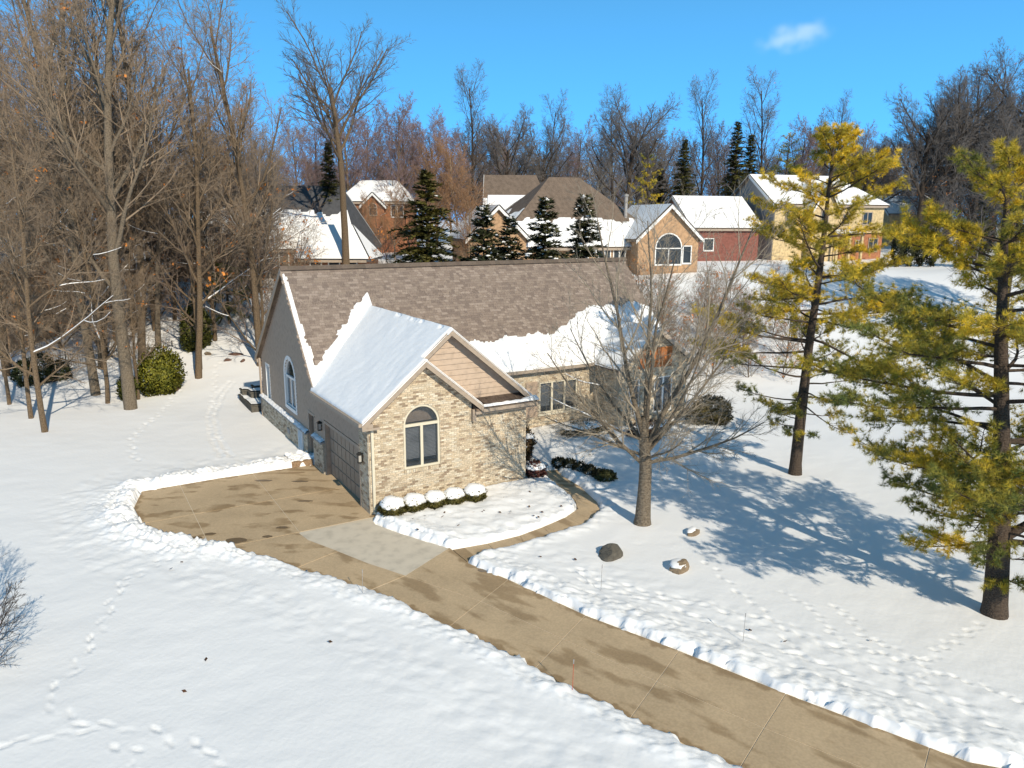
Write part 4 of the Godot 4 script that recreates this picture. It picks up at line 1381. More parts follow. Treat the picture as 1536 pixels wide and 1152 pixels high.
# spruce: drooping tiers of short shoots; bufs: 0 trunk, 1 needles, 2 snow
func spruce_meshes(seed_: int, height: float, width: float, col: Color, tip: Color, snowy: float, dens := 1.0) -> Array:
	rng.seed = seed_
	var tr := Buf.new()
	var nd := Buf.new()
	var sn := Buf.new()
	tr.tube(PackedVector3Array([Vector3(0, -0.4, 0), Vector3(0, height * 0.5, 0), Vector3(0, height, 0)]), PackedFloat32Array([height * 0.018, height * 0.01, 0.01]), 7, white)
	var tiers := int(height * 3.6)
	for t in tiers:
		var f := (t + 0.5) / tiers
		var y0 := lerpf(0.06, 0.99, f) * height
		var reach := width * pow(1.0 - f, 0.8) * rng.randf_range(0.8, 1.15) + 0.12
		var n := int(6 + 5 * (1.0 - f))
		var spin := rng.randf() * TAU
		for k in n:
			spin += TAU / n + rng.randf_range(-0.25, 0.25)
			var l := reach * rng.randf_range(0.5, 1.2)
			var y := y0 + rng.randf_range(-0.5, 0.4) * minf(1.0, reach)
			var d := Vector3(cos(spin), 0.18 + 0.3 * f + rng.randf_range(-0.1, 0.1), sin(spin))
			var side := Vector3(-sin(spin), 0, cos(spin))
			var steps := int((4 + l * 6.5) * dens)
			var bc := col.lerp(tip, rng.randf())
			for s in steps:
				var g := (s + rng.randf()) / steps
				var q := Vector3(0, y, 0) + d * l * g - UP * (l * 0.38 * g * g) + any_dir() * 0.05
				var c := bc * rng.randf_range(0.75, 1.25)
				for m in 5:
					var e := (side * rng.randf_range(-1, 1) + d * 0.6 + UP * rng.randf_range(-0.45, 0.25)).normalized()
					var w := e.cross(any_dir()).normalized() * 0.045
					nd.blade(q - w, q + w, q + e * rng.randf_range(0.2, 0.42), (UP + d * 0.7 + any_dir() * 0.4).normalized(), c)
				if snowy > 0.0 and rng.randf() < snowy and g > 0.35:
					blob(sn, q + UP * 0.05, Vector3(rng.randf_range(0.07, 0.2), rng.randf_range(0.03, 0.07), rng.randf_range(0.07, 0.2)), 6, 3, 0.3)
	return [tr.mesh(), nd.mesh(), sn.mesh() if sn.v.size() > 0 else null]

func spruce_from(m: Array, called: String, label: String, at: Vector3, turn: float, size: Vector3, group: String) -> Node3D:
	var o := thing(called, label, "tree", at, group, turn)
	o.scale = size
	part("trunk", m[0], M.dark_bark, o)
	part("needles", m[1], M.needles, o)
	if m[2]: part("snow", m[2], M.roof_snow, o, true)
	return o

# a lumpy closed blob
func blob(b: Buf, at: Vector3, size: Vector3, nu: int, nv: int, rough: float, flat_below := -2.0) -> void:
	var k := b.v.size()
	for j in nv + 1:
		var a := PI * j / nv
		for i in nu:
			var t := TAU * i / nu
			var d := Vector3(sin(a) * cos(t), cos(a), sin(a) * sin(t))
			var r := 1.0 + rough * lump.get_noise_3d(at.x * 3.0 + d.x * 1.3, at.y * 3.0 + d.y * 1.3, at.z * 3.0 + d.z * 1.3) * 1.6
			var q := d * r
			if q.y < flat_below: q.y = flat_below
			b.v.append(at + q * size); b.n.append((d / size).normalized()); b.c.append(white)
	for j in nv:
		for i in nu:
			var a := k + j * nu + i
			var e := k + j * nu + (i + 1) % nu
			b.i.append_array(PackedInt32Array([a, e + nu, e, a, a + nu, e + nu]))

func rock(b: Buf, size: Vector3, seed_: int) -> void:
	rng.seed = seed_
	var nu := 16
	var nv := 10
	var planes := []
	for k in 9: planes.append([any_dir().normalized(), rng.randf_range(0.62, 0.92)])
	var pts := []
	for j in nv + 1:
		for i in nu:
			var a := PI * j / nv
			var t := TAU * i / nu
			var d := Vector3(sin(a) * cos(t), cos(a), sin(a) * sin(t))
			var r := 1.0
			for q in planes:
				var h: float = d.dot(q[0])
				if h > 0.05: r = minf(r, q[1] / h)
			r += 0.05 * fine.get_noise_3d(d.x * 2.0 + seed_, d.y * 2.0, d.z * 2.0)
			pts.append(d * r * size)
	for j in nv:
		for i in nu:
			var a: Vector3 = pts[j * nu + i]
			var e: Vector3 = pts[j * nu + (i + 1) % nu]
			var f: Vector3 = pts[(j + 1) * nu + (i + 1) % nu]
			var g: Vector3 = pts[(j + 1) * nu + i]
			if a.distance_to(e) > 1e-4: b.tri(a, e, f, face(a, e, f), white)
			if f.distance_to(g) > 1e-4: b.tri(a, f, g, face(a, f, g), white)

func face(a: Vector3, b: Vector3, c: Vector3) -> Vector3:
	var n := (b - a).cross(c - a).normalized()
	return n if n.dot(a + b + c) > 0.0 else -n

# leafy evergreen mass of many small sprays
func foliage(b: Buf, at: Vector3, size: Vector3, count: int, leaf: float, col: Color, tip: Color, low := -0.9) -> void:
	for k in count:
		var d := any_dir()
		while d.length_squared() > 1.0 or d.length_squared() < 0.01 or d.y < low: d = any_dir()
		var deep := sqrt(rng.randf_range(0.45, 1.0))
		d = d.normalized() * deep
		var bulge := 1.0 + 0.35 * lump.get_noise_3d(at.x + d.x * 1.5, at.y + d.y * 1.5, at.z + d.z * 1.5)
		var p := at + d * size * bulge
		var out := (d + UP * 0.5 + any_dir() * 0.6).normalized()
		var s := out.cross(any_dir()).normalized() * leaf * 0.3
		var c := col.lerp(tip, clampf(0.5 + 0.8 * lump.get_noise_3d(p.x * 2.0, p.y * 2.0, p.z * 2.0) + rng.randf_range(-0.3, 0.3), 0, 1)) * rng.randf_range(0.8, 1.2)
		b.blade(p - s, p + s, p + out * leaf, (d.normalized() + any_dir() * 0.5).normalized(), c)
		b.blade(p - s * 0.6 + any_dir() * 0.02, p + out * leaf * 0.7, p + out.cross(s).normalized() * leaf * 0.5, (d.normalized() + any_dir() * 0.5).normalized(), c)

func shrub(called: String, label: String, at: Vector3, size: Vector3, count: int, leaf: float, col: Color, tip: Color, cap: float, group := "", seed_ := 1, lobes := []) -> Node3D:
	rng.seed = seed_
	var o := thing(called, label, "shrub", at, group)
	var b := Buf.new()
	b.tube(PackedVector3Array([Vector3(0, -0.2, 0), Vector3(0.02, size.y * 0.6, 0)]), PackedFloat32Array([0.04, 0.02]), 6, white)
	for k in 14: b.cone(Vector3(0, 0.05, 0), (any_dir() * Vector3(1, 0.3, 1) + UP * 0.6).normalized(), size.y * 1.1, 0.015, white)
	part("stem", b, M.dark_bark, o)
	b = Buf.new()
	if lobes.is_empty(): foliage(b, Vector3(0, size.y * 0.95, 0), size, count, leaf, col, tip)
	for q in lobes:   # [x, z, width, height]
		foliage(b, Vector3(q[0], size.y * q[3] * 0.95, q[1]), Vector3(size.x * q[2], size.y * q[3], size.z * q[2]), count / lobes.size(), leaf, col, tip)
	part("foliage", b, M.needles, o)
	if cap > 0.0:
		b = Buf.new()
		blob(b, Vector3(0, size.y * 1.42, 0), Vector3(size.x * 0.98, size.y * cap, size.z * 0.98), 22, 12, 0.14, -0.42)
		part("snow_cap", b, M.roof_snow, o)
	return o

# ---------------------------------------------------------------- neighbours
func far_house(label: String, t: float, s: float, turn := 0.0) -> Node3D:
	var p := street(t, s)
	return thing("neighbour_house", label, "house", p, "", -0.5411 + turn)

# one roofed block in the house's own axes: x to the right, z towards the street
# ends: [left end, right end] how far the ridge stops short of the eave there (0 a gable)
# snow: share of each face that is covered, front, back, left, right
func block(h: Node3D, x0: float, x1: float, z0: float, z1: float, eave: float, ridge: float, along: String, ends: Array, wall: Material, roofm: Material, snow: Array, end_wall: Material = null) -> void:
	var b := Buf.new()
	var e2 := Buf.new()
	b.box(Vector3(x0, -2.5, z1), Vector3(x1, eave - 0.08, z0))
	var xm := (x0 + x1) / 2
	var zm := (z0 + z1) / 2
	var o := 0.35
	var drop: float
	if along == "x":
		drop = (ridge - eave) / ((z0 - z1) / 2) * o
		if ends[0] == 0.0: (e2 if end_wall else b).slab([Vector3(x0 - 0.01, eave - 0.1, z0), Vector3(x0 - 0.01, ridge - 0.16, zm), Vector3(x0 - 0.01, eave - 0.1, z1)], Vector3(0.2, 0, 0))
		if end_wall: e2.box(Vector3(x0 - 0.02, -2.5, z1), Vector3(x0 + 0.1, eave - 0.1, z0))
		if ends[1] == 0.0: b.slab([Vector3(x1, eave - 0.1, z0), Vector3(x1, ridge - 0.16, zm), Vector3(x1, eave - 0.1, z1)], Vector3(-0.2, 0, 0))
	else:
		drop = (ridge - eave) / ((x1 - x0) / 2) * o
		b.slab([Vector3(x0, eave - 0.1, z0), Vector3(xm, ridge - 0.16, z0), Vector3(x1, eave - 0.1, z0)], Vector3(0, 0, -0.2))
	part("wall", b, wall, h)
	if e2.v.size(): part("wall", e2, end_wall, h)
	var low := eave - drop
	var rb := Buf.new()
	var sb := Buf.new()
	var fl := Vector3(x0 - o, low, z0 + o)
	var fr := Vector3(x1 + o, low, z0 + o)
	var bl := Vector3(x0 - o, low, z1 - o)
	var br := Vector3(x1 + o, low, z1 - o)
	var ra: Vector3
	var rc: Vector3
	if along == "x":
		ra = Vector3(x0 - o + (ends[0] + o if ends[0] > 0 else 0.0), ridge, zm)
		rc = Vector3(x1 + o - (ends[1] + o if ends[1] > 0 else 0.0), ridge, zm)
		roof_face(rb, sb, fl, fr, rc, ra, snow[0])
		roof_face(rb, sb, br, bl, ra, rc, snow[1])
		if ends[0] > 0: roof_face(rb, sb, bl, fl, ra, ra + Vector3(0, 0, -0.01), snow[2])
		if ends[1] > 0: roof_face(rb, sb, fr, br, rc, rc + Vector3(0, 0, 0.01), snow[3])
	else:
		ra = Vector3(xm, ridge, z0 + o)
		rc = Vector3(xm, ridge, z1 - o)
		roof_face(rb, sb, bl, fl, ra, rc, snow[2])
		roof_face(rb, sb, fr, br, rc, ra, snow[3])
		var tb := Buf.new()
		tb.slab([fl + Vector3(0, 0.02, 0.01), ra + Vector3(0, 0.02, 0.01), ra + Vector3(0, -0.3, 0.01), fl + Vector3(0, -0.3, 0.01)], Vector3(0, 0, 0.04))
		tb.slab([fr + Vector3(0, 0.02, 0.01), ra + Vector3(0, 0.02, 0.01), ra + Vector3(0, -0.3, 0.01), fr + Vector3(0, -0.3, 0.01)], Vector3(0, 0, 0.04))
		part("rake_board", tb, M.white_trim, h)
	if along == "x" and ends[0] == 0.0:
		var tb := Buf.new()
		tb.slab([fl + Vector3(-0.01, 0.02, 0), ra + Vector3(-0.01, 0.02, 0), ra + Vector3(-0.01, -0.3, 0), fl + Vector3(-0.01, -0.3, 0)], Vector3(-0.04, 0, 0))
		part("rake_board", tb, M.white_trim, h)
	var rf := part("roof", rb, roofm, h)
	if sb.v.size(): part("snow", sb, M.roof_snow, rf)
	var gb := Buf.new()
	gb.box(Vector3(x0 - 0.1, low - 0.22, z0 + o - 0.12), Vector3(x1 + 0.1, low - 0.02, z0 + o + 0.02)) if along == "x" else gb.box(Vector3(x1 + o - 0.1, low - 0.2, z1), Vector3(x1 + o, low - 0.02, z0))
	part("fascia", gb, M.white_trim if along == "z" else M.trim, h)

func roof_face(rb: Buf, sb: Buf, a: Vector3, e: Vector3, f: Vector3, g: Vector3, share: float) -> void:
	rb.slab([a, e, f, g], Vector3(0, -0.16, 0))
	if share <= 0.0: return
	var y0 := a.y
	var y1 := f.y
	snow_sheet(sb, a, e, f, g, 0.3, func(p: Vector3):
		var v: float = (p.y - y0) / (y1 - y0)
		var q: float = share * 1.15 + 0.10 * noise.get_noise_2d(p.x * 0.9 + y0, p.z * 0.9) + 0.05 * lump.get_noise_2d(p.x, p.z) - v
		if q < 0.0: return -1.0
		return minf(0.13, 0.04 + q))

func far_window(h: Node3D, x: float, y: float, w: float, hh: float, z: float, cols := 1, arch := false, frame := "white_trim") -> void:
	var wl := Wall.new(Vector3(0, 0, z), Vector3.RIGHT, Vector3.BACK)
	var root := group_node("window", h)
	var b := Buf.new()
	var f := 0.09
	var top := y + hh
	wl.bar(b, x - w / 2, x - w / 2 + f, y, top, 0, 0.08); wl.bar(b, x + w / 2 - f, x + w / 2, y, top, 0, 0.08)
	wl.bar(b, x - w / 2, x + w / 2, y - 0.05, y + f, 0, 0.09); wl.bar(b, x - w / 2, x + w / 2, top - f, top, 0, 0.085)
	for k in range(1, cols): wl.bar(b, x - w / 2 + w * k / cols - 0.05, x - w / 2 + w * k / cols + 0.05, y, top, 0, 0.075)
	if arch: wl.strip(b, arch_points(hole(x - w / 2, x + w / 2, y, top + w / 2, true), -0.05, 10), 0.1, 0, 0.08)
	part("frame", b, M[frame], root)
	for k in cols:
		b = Buf.new()
		wl.bar(b, x - w / 2 + w * k / cols + 0.03, x - w / 2 + w * (k + 1) / cols - 0.03, y + 0.03, top - 0.03, 0.005, 0.03)
		part("pane", b, M.dark_glass, root)
	if arch:
		b = Buf.new()
		var p := []
		for q in arch_points(hole(x - w / 2, x + w / 2, y, top + w / 2, true), -0.06, 10): p.append(wl.p(q.x, q.y, 0.03))
		b.slab(p, Vector3(0, 0, -0.025))
		part("pane", b, M.dark_glass, root)

func neighbours() -> void:
	var h := far_house("orange brick house with dark grey half snowy roof behind the bare trees at left", -20.0, 65.0)
	block(h, -9.0, 6.6, 0.0, -11.0, 2.9, 8.1, "x", [3.0, 2.2], M.brick_far, M.grey_roof, [0.5, 0.8, 0.4, 0.0])
	block(h, 2.6, 8.0, 2.6, -3.0, 2.2, 4.6, "x", [0.0, 1.6], M.brick_far, M.grey_roof, [1.0, 1.0, 1.0, 1.0])
	for x in [3.9, 5.4, 6.8]: far_window(h, x, 0.7, 1.0, 1.25, 2.61, 1)
	far_window(h, -0.3, 0.0, 2.6, 2.5, 0.0, 3)
	far_window(h, -3.3, 0.6, 1.6, 1.6, 0.0, 2)
	far_window(h, -6.2, 0.6, 1.6, 1.6, 0.0, 2)
	var ch := Buf.new()
	ch.box(Vector3(-4.9, -1.0, -0.05), Vector3(-4.0, 3.6, 0.55)); ch.box(Vector3(-5.0, 3.6, -0.12), Vector3(-3.9, 3.8, 0.62))
	part("chimney", ch, M.brick_far, h)
	h = far_house("distant orange brick house with snow covered roof and small arched dormer window", -17.0, 95.0)
	block(h, -4.2, 4.0, 0.0, -9.0, 6.4, 8.9, "x", [1.8, 1.8], M.brick_far, M.brown_roof, [1.0, 1.0, 1.0, 1.0])
	block(h, -1.3, 1.3, 0.9, -3.0, 6.0, 7.3, "z", [0, 0], M.brick_far, M.brown_roof, [1, 1, 1, 1])
	far_window(h, 0.0, 4.6, 1.0, 1.0, 0.9, 1, true, "trim")
	far_window(h, 2.8, 4.4, 1.6, 1.5, 0.0, 2)
	h = far_house("wide tan brick house with steep brown hip roof, snowy lower roof and white edged gables", 6.6, 67.5, 0.26)
	block(h, -8.2, 8.0, 0.0, -13.0, 2.7, 8.7, "x", [6.6, 6.6], M.brick_tan_far, M.brown_roof, [0.34, 0.6, 0.42, 0.25])
	block(h, 4.0, 9.8, 1.8, -6.0, 3.4, 6.1, "z", [0, 0], M.brick_tan_far, M.brown_roof, [1, 1, 1, 1])
	block(h, -10.8, -5.8, 0.6, -7.0, 3.4, 5.9, "z", [0, 0], M.brick_tan_far, M.brown_roof, [1, 1, 0.95, 1])
	far_window(h, 6.9, 0.9, 2.6, 1.5, 1.8, 2, true)
	far_window(h, 8.7, 1.0, 0.9, 1.6, 1.8, 1)
	for x in [-0.5, 1.6, 3.0]: far_window(h, x, 0.5, 1.2, 2.0, 0.0, 2)
	far_window(h, -8.3, 1.0, 1.4, 1.5, 0.6, 2)
	ch = Buf.new()
	ch.tube(PackedVector3Array([Vector3(4.6, 4.0, -2.6), Vector3(4.6, 6.9, -2.6)]), PackedFloat32Array([0.16, 0.16]), 10, white)
	ch.tube(PackedVector3Array([Vector3(4.6, 6.9, -2.6), Vector3(4.6, 7.05, -2.6), Vector3(4.6, 7.15, -2.6)]), PackedFloat32Array([0.24, 0.24, 0.02]), 10, white)
	part("flue_pipe", ch, M.stone_cap, h)
	h = far_house("brown roofed house with blue grey gable end behind the wide tan brick house", 0.3, 84.0)
	block(h, -3.2, 3.6, 0.0, -8.0, 5.6, 9.2, "x", [0.0, 1.3], M.blue_siding_far, M.brown_roof, [0.28, 0.5, 0.0, 0.3], M.blue_siding_far)
	block(h, -2.6, 1.6, 4.4, 0.0, 5.2, 6.7, "x", [0.0, 0.0], M.tan_siding_far, M.brown_roof, [1, 1, 1, 1])
	h = far_house("low dark red brick garage with smooth snow covered roof left of the yellow house", 21.5, 80.0, 0.25)
	block(h, -3.0, 4.6, 0.0, -9.0, 3.7, 6.8, "x", [0.0, 0.0], M.brick_dark_far, M.brown_roof, [1, 1, 1, 1])
	far_window(h, -1.2, 1.2, 1.2, 1.3, 0.0, 1)
	h = far_house("two storey yellow sided house with snowy hip roof at right behind the golden pine", 32.0, 83.0, 0.30)
	block(h, -4.6, 9.6, 0.0, -9.0, 6.2, 9.2, "x", [0.0, 3.4], M.tan_siding_far, M.brown_roof, [1, 1, 1, 0.5], M.grey_siding_far)
	block(h, -0.6, 2.2, 1.2, -4.0, 6.0, 8.2, "z", [0, 0], M.tan_siding_far, M.brown_roof, [1, 1, 1, 1])
	ch = Buf.new()
	ch.box(Vector3(4.0, -2.0, 0.0), Vector3(9.62, 3.0, 0.12))
	part("brick_base", ch, M.brick_far, h)
	for q in [[7.4, 3.9, 1.3, 1.4, 0.0], [4.6, 3.9, 0.9, 1.2, 0.0], [0.8, 3.9, 1.0, 1.6, 1.2], [6.4, 1.0, 0.9, 1.3, 0.12], [8.4, 1.0, 1.3, 1.5, 0.12], [-2.6, 3.9, 1.2, 1.5, 0.0]]:
		far_window(h, q[0], q[1], q[2], q[3], q[4], 2, false, "trim")
	var pr := group_node("porch", h)
	ch = Buf.new()
	ch.slab([Vector3(1.8, 3.5, 0.0), Vector3(5.4, 3.5, 0.0), Vector3(5.4, 2.9, 2.2), Vector3(1.8, 2.9, 2.2)], Vector3(0, -0.15, 0))
	part("porch_roof", ch, M.brown_roof, pr)
	ch = Buf.new()
	snow_sheet(ch, Vector3(1.8, 2.92, 2.2), Vector3(5.4, 2.92, 2.2), Vector3(5.4, 3.3, 0.8), Vector3(1.8, 3.3, 0.8), 0.2, func(_p: Vector3): return 0.12)
	part("snow", ch, M.roof_snow, pr)
	for x in [2.0, 3.6, 5.2]:
		ch = Buf.new()
		ch.box(Vector3(x - 0.12, -1.0, 1.9), Vector3(x + 0.12, 2.85, 2.14))
		part("column", ch, M.tan_siding_far, pr)
	h = far_house("small far tan house beyond the bare trees at the right end of the street", 61.0, 118.0)
	block(h, -3.5, 3.5, 0.0, -8.0, 5.0, 7.5, "x", [0.0, 0.0], M.tan_siding_far, M.brown_roof, [1, 1, 1, 1])
	far_window(h, -1.0, 3.2, 1.2, 1.4, 0.0, 2)
	h = far_house("tan stone house corner at the left edge behind the thin trees", -36.9, 50.0, -0.45)
	block(h, -6.0, 4.2, 0.0, -6.0, 5.2, 6.9, "x", [0.0, 0.0], M.brick_tan_far, M.brown_roof, [1, 1, 1, 1])
	far_window(h, 1.6, 2.2, 1.4, 1.5, 0.0, 2)

# ---------------------------------------------------------------- planting
func kind_of(d: Dictionary) -> Kind:
	var k := Kind.new()
	for q in d: k.set(q, d[q])
	return k

func planting() -> void:
	# --- bare yard tree in front of the house
	var k := kind_of({"kids": [0, 12, 9, 6], "from": [0.2, 0.14, 0.12, 0.1], "spread": [0.8, 0.62, 0.62, 0.7], "ratio": [0.5, 0.46, 0.5, 0.55], "up": [0.0, 0.02, 0.04, 0.04], "wob": [0.03, 0.10, 0.14, 0.2], "twig": 0.0046, "snow": 0.10, "taper": 0.22, "segs": [6, 8, 5, 2], "sides": [14, 8, 5, 3]})
	rng.seed = 71
	var bufs := new_bufs()
	var trunk_top := Vector3(0.02, 2.35, 0.0)
	bufs[0].tube(PackedVector3Array([Vector3(0, -0.3, 0), Vector3(0, 0.05, 0), Vector3(0.01, 0.35, 0), Vector3(0.03, 1.2, 0), Vector3(0.04, 2.0, 0), trunk_top, trunk_top + Vector3(-0.1, 0.7, 0), trunk_top + Vector3(-0.12, 1.5, 0.0)]), PackedFloat32Array([0.39, 0.32, 0.265, 0.22, 0.205, 0.20, 0.16, 0.11]), 16, white, 0.04, rng)
	for q in [[-0.36, 1.0, 0.05, 7.4, 0.09, 0.6], [0.26, 1.0, 0.05, 7.7, 0.10, 0.5], [-0.05, 1.0, -0.5, 7.0, 0.085, 1.1], [0.05, 1.0, 0.5, 6.4, 0.075, 1.3], [-0.85, 0.85, 0.1, 5.2, 0.065, -0.05], [0.8, 0.8, -0.1, 5.4, 0.062, 0.35], [-0.55, 0.9, -0.6, 4.8, 0.06, 0.6], [0.55, 0.8, 0.6, 4.8, 0.06, 0.7], [-0.95, 0.35, -0.3, 3.6, 0.055, 0.3], [0.95, 0.25, 0.15, 4.0, 0.065, 0.05], [-0.9, 0.4, 0.5, 3.4, 0.05, 0.8], [0.85, 0.4, -0.6, 3.6, 0.055, 0.5], [0.1, 0.35, 0.95, 3.2, 0.05, 0.2], [-0.2, 0.4, -0.95, 3.2, 0.05, 0.4]]:
		var dir: Vector3 = (RT * q[0] + UP * q[1] - FW * q[2]).normalized()
		grow(bufs, k, trunk_top + UP * (q[5] - 0.15) + Vector3(-0.02, 0, 0), dir, q[3], q[4], 1)
	var m := bufs.map(func(b): return b.mesh() if b.v.size() > 0 else null)
	tree_from(m, "yard_tree", "bare grey barked tree standing alone beside the front walk", on_land(7.37, 5.61), 0.0, 1.0, M.grey_bark, M.twig_pale)
	# --- pines
	make_tuft()
	pine("white_pine", "slender golden green pine standing in the middle of the snowy side yard", on_land(16.02, 4.77), 5, 12.8, 0.24, [
		[1.9, 0.9, 0.0, 0.1, 0.5, 0.6], [3.0, 2.6, -0.02, 0.2, 0.65, 0.55], [4.2, 3.9, 0.0, 0.3, 0.6, 0.6], [5.4, 4.2, 0.06, 0.45, 0.45, 0.75], [6.6, 3.7, 0.12, 0.5, 0.3, 0.9], [8.0, 3.2, 0.2, 0.55, 0.28, 0.95], [9.5, 3.0, 0.3, 0.58, 0.28, 0.95], [11.0, 2.4, 0.5, 0.7, 0.25, 1.0], [12.0, 1.5, 0.7, 0.72, 0.2, 1.0], [12.8, 0.9, 1.2, 0.72, 0.1, 1.0]], 0.60, Vector3(-0.01, 0, 0.0), false, "pines on the front lawn")
	pine("white_pine", "broad green and gold pine with forked trunk at the right edge", on_land(11.28, 14.78), 12, 11.2, 0.30, [
		[1.2, 0.9, 0.1, 0.4, 0.2, 0.8], [2.2, 2.2, 0.05, 0.35, 0.3, 0.9], [2.9, 3.9, 0.05, 0.22, 0.35, 0.95], [4.2, 4.5, 0.04, 0.18, 0.3, 1.0], [5.6, 4.4, 0.1, 0.22, 0.25, 1.0], [7.0, 4.0, 0.18, 0.34, 0.22, 1.0], [8.4, 3.2, 0.3, 0.4, 0.2, 1.0], [9.8, 2.2, 0.5, 0.42, 0.18, 1.0], [11.2, 0.9, 1.2, 0.42, 0.1, 1.0]], 0.60, Vector3(0.03, 0, -0.02), true, "pines on the front lawn")
	# --- evergreens
	shrub("arborvitae", "rounded yellow green evergreen shrub beside the big smooth trunk at left", on_land(-4.05, -22.7), Vector3(1.15, 1.45, 1.15), 9000, 0.13, Color(0.07, 0.085, 0.012), Color(0.26, 0.24, 0.025), 0.0, "evergreen shrubs along the left woods", 41, [[0, 0, 0.85, 1.0], [0.55, -0.35, 0.7, 0.88], [-0.5, 0.3, 0.68, 0.8], [0.15, 0.5, 0.6, 0.7]])
	shrub("arborvitae", "taller olive evergreen shrub further back beyond the rounded one", on_land(-1.0, -29.6), Vector3(1.05, 1.75, 1.0), 8000, 0.13, Color(0.06, 0.07, 0.015), Color(0.19, 0.19, 0.03), 0.0, "evergreen shrubs along the left woods", 42, [[0, 0, 0.75, 1.0], [0.45, -0.3, 0.6, 0.85], [-0.4, 0.2, 0.55, 0.75]])
	shrub("arborvitae", "small dark evergreen shrub tucked behind the big smooth trunk", on_land(-5.75, -22.0), Vector3(0.5, 0.8, 0.5), 2500, 0.12, Color(0.05, 0.065, 0.012), Color(0.17, 0.17, 0.03), 0.0, "evergreen shrubs along the left woods", 43)
	shrub("yew", "dark evergreen shrub at the fence at the left edge", on_land(-9.8, -28.0), Vector3(1.1, 1.0, 1.0), 4000, 0.14, Color(0.025, 0.035, 0.012), Color(0.07, 0.08, 0.02), 0.0, "", 44, [[0, 0, 0.7, 1.0], [0.8, -0.2, 0.6, 0.7], [-0.8, 0.1, 0.65, 0.8]])
	var five := ["leftmost of five", "second from left of five", "middle of five", "second from right of five", "rightmost of five"]
	for q in 5:
		var x: float = [0.47, 1.26, 2.03, 2.74, 3.52][q]
		shrub("globe_shrub", "%s snow capped globe shrubs below the arched window" % five[q], on_land(x, [0.78, 0.80, 0.82, 0.90, 1.0][q], 0.14), Vector3(0.40, 0.30, 0.38) * [1.05, 1.0, 0.95, 0.95, 1.0][q], 2600, 0.075, Color(0.075, 0.07, 0.02), Color(0.20, 0.17, 0.045), 0.82, "snow capped globe shrubs at the garage", 50 + q)
	shrub("barberry", "dark red and green upright shrub with snow at the garage right corner", on_land(7.35, -2.0), Vector3(0.5, 0.85, 0.5), 2200, 0.10, Color(0.06, 0.03, 0.02), Color(0.13, 0.09, 0.03), 0.18, "", 61)
	shrub("barberry", "low reddish shrub with snow at the start of the front walk", on_land(6.85, -0.2), Vector3(0.42, 0.36, 0.40), 1600, 0.09, Color(0.10, 0.035, 0.03), Color(0.20, 0.08, 0.06), 0.4, "", 62)
	shrub("low_hedge", "dark low clipped hedge along the inner side of the front walk", on_land(8.75, 0.2), Vector3(0.30, 0.24, 0.30), 3200, 0.08, Color(0.03, 0.03, 0.015), Color(0.06, 0.06, 0.025), 0.0, "", 63, [[-0.35, -1.0, 1.0, 0.9], [-0.15, -0.5, 1.0, 1.0], [0, 0, 1.1, 0.95], [0.1, 0.5, 1.0, 1.0], [0.2, 1.0, 1.0, 0.9]])
	shrub("low_hedge", "small green clipped shrub at the near end of the walk hedge", on_land(9.0, 1.55), Vector3(0.42, 0.24, 0.35), 1600, 0.08, Color(0.05, 0.055, 0.018), Color(0.11, 0.11, 0.035), 0.0, "", 64)
	shrub("foundation_shrub", "low snowy shrub under the triple window", on_land(11.8, -3.6), Vector3(1.3, 0.35, 0.5), 2600, 0.09, Color(0.05, 0.05, 0.02), Color(0.11, 0.09, 0.03), 0.5, "", 65)
	shrub("foundation_shrub", "reddish brown low shrub in front of the right wing", on_land(14.2, -2.0), Vector3(1.1, 0.40, 0.5), 2600, 0.09, Color(0.08, 0.04, 0.03), Color(0.15, 0.09, 0.06), 0.25, "", 66)
	shrub("foundation_shrub", "dark brown green spreading shrub at the right corner of the house", on_land(18.6, -2.6), Vector3(1.5, 0.75, 1.1), 6000, 0.11, Color(0.05, 0.045, 0.015), Color(0.12, 0.095, 0.03), 0.0, "", 67, [[0, 0, 0.6, 1.0], [0.8, -0.2, 0.55, 0.8], [-0.8, 0.2, 0.5, 0.75], [0.1, 0.6, 0.5, 0.6]])
	for q in 4:
		var p := street(38.2 + q * 1.15, 76.0)
		shrub("columnar_arborvitae", "%s of four dark columnar evergreens in front of the yellow house" % ["leftmost", "second from left", "second from right", "rightmost"][q], p, Vector3(0.55, 1.55, 0.55), 1800, 0.18, Color(0.02, 0.025, 0.012), Color(0.05, 0.055, 0.02), 0.0, "columnar evergreens by the yellow house", 70 + q)
	# --- spruces
	var big := spruce_meshes(81, 11.5, 3.9, Color(0.035, 0.042, 0.014), Color(0.16, 0.14, 0.035), 0.012, 1.25)
	spruce_from(big, "spruce", "large dense olive spruce rising behind the main roof", street(-5.7, 51.0), 0.0, Vector3.ONE, "spruces behind the house")
	var small := spruce_meshes(82, 8.5, 2.3, Color(0.022, 0.032, 0.016), Color(0.085, 0.085, 0.035), 0.13, 1.2)
	for q in [[-1.9, 50.0, 1.12, 0.0, "leftmost of four snow dusted spruces behind the main ridge"], [-0.2, 51.5, 1.0, 1.3, "second from left of four snow dusted spruces behind the main ridge"], [2.1, 50.0, 1.18, 2.6, "third from left of four snow dusted spruces behind the main ridge"], [4.7, 51.0, 1.18, 4.0, "rightmost of four snow dusted spruces behind the main ridge"]]:
		spruce_from(small, "small_spruce", q[4], street(q[0], q[1]), q[3], Vector3.ONE * q[2], "snow dusted spruces behind the ridge")
	var tall := spruce_meshes(83, 15.5, 2.9, Color(0.022, 0.03, 0.015), Color(0.15, 0.14, 0.04), 0.0)
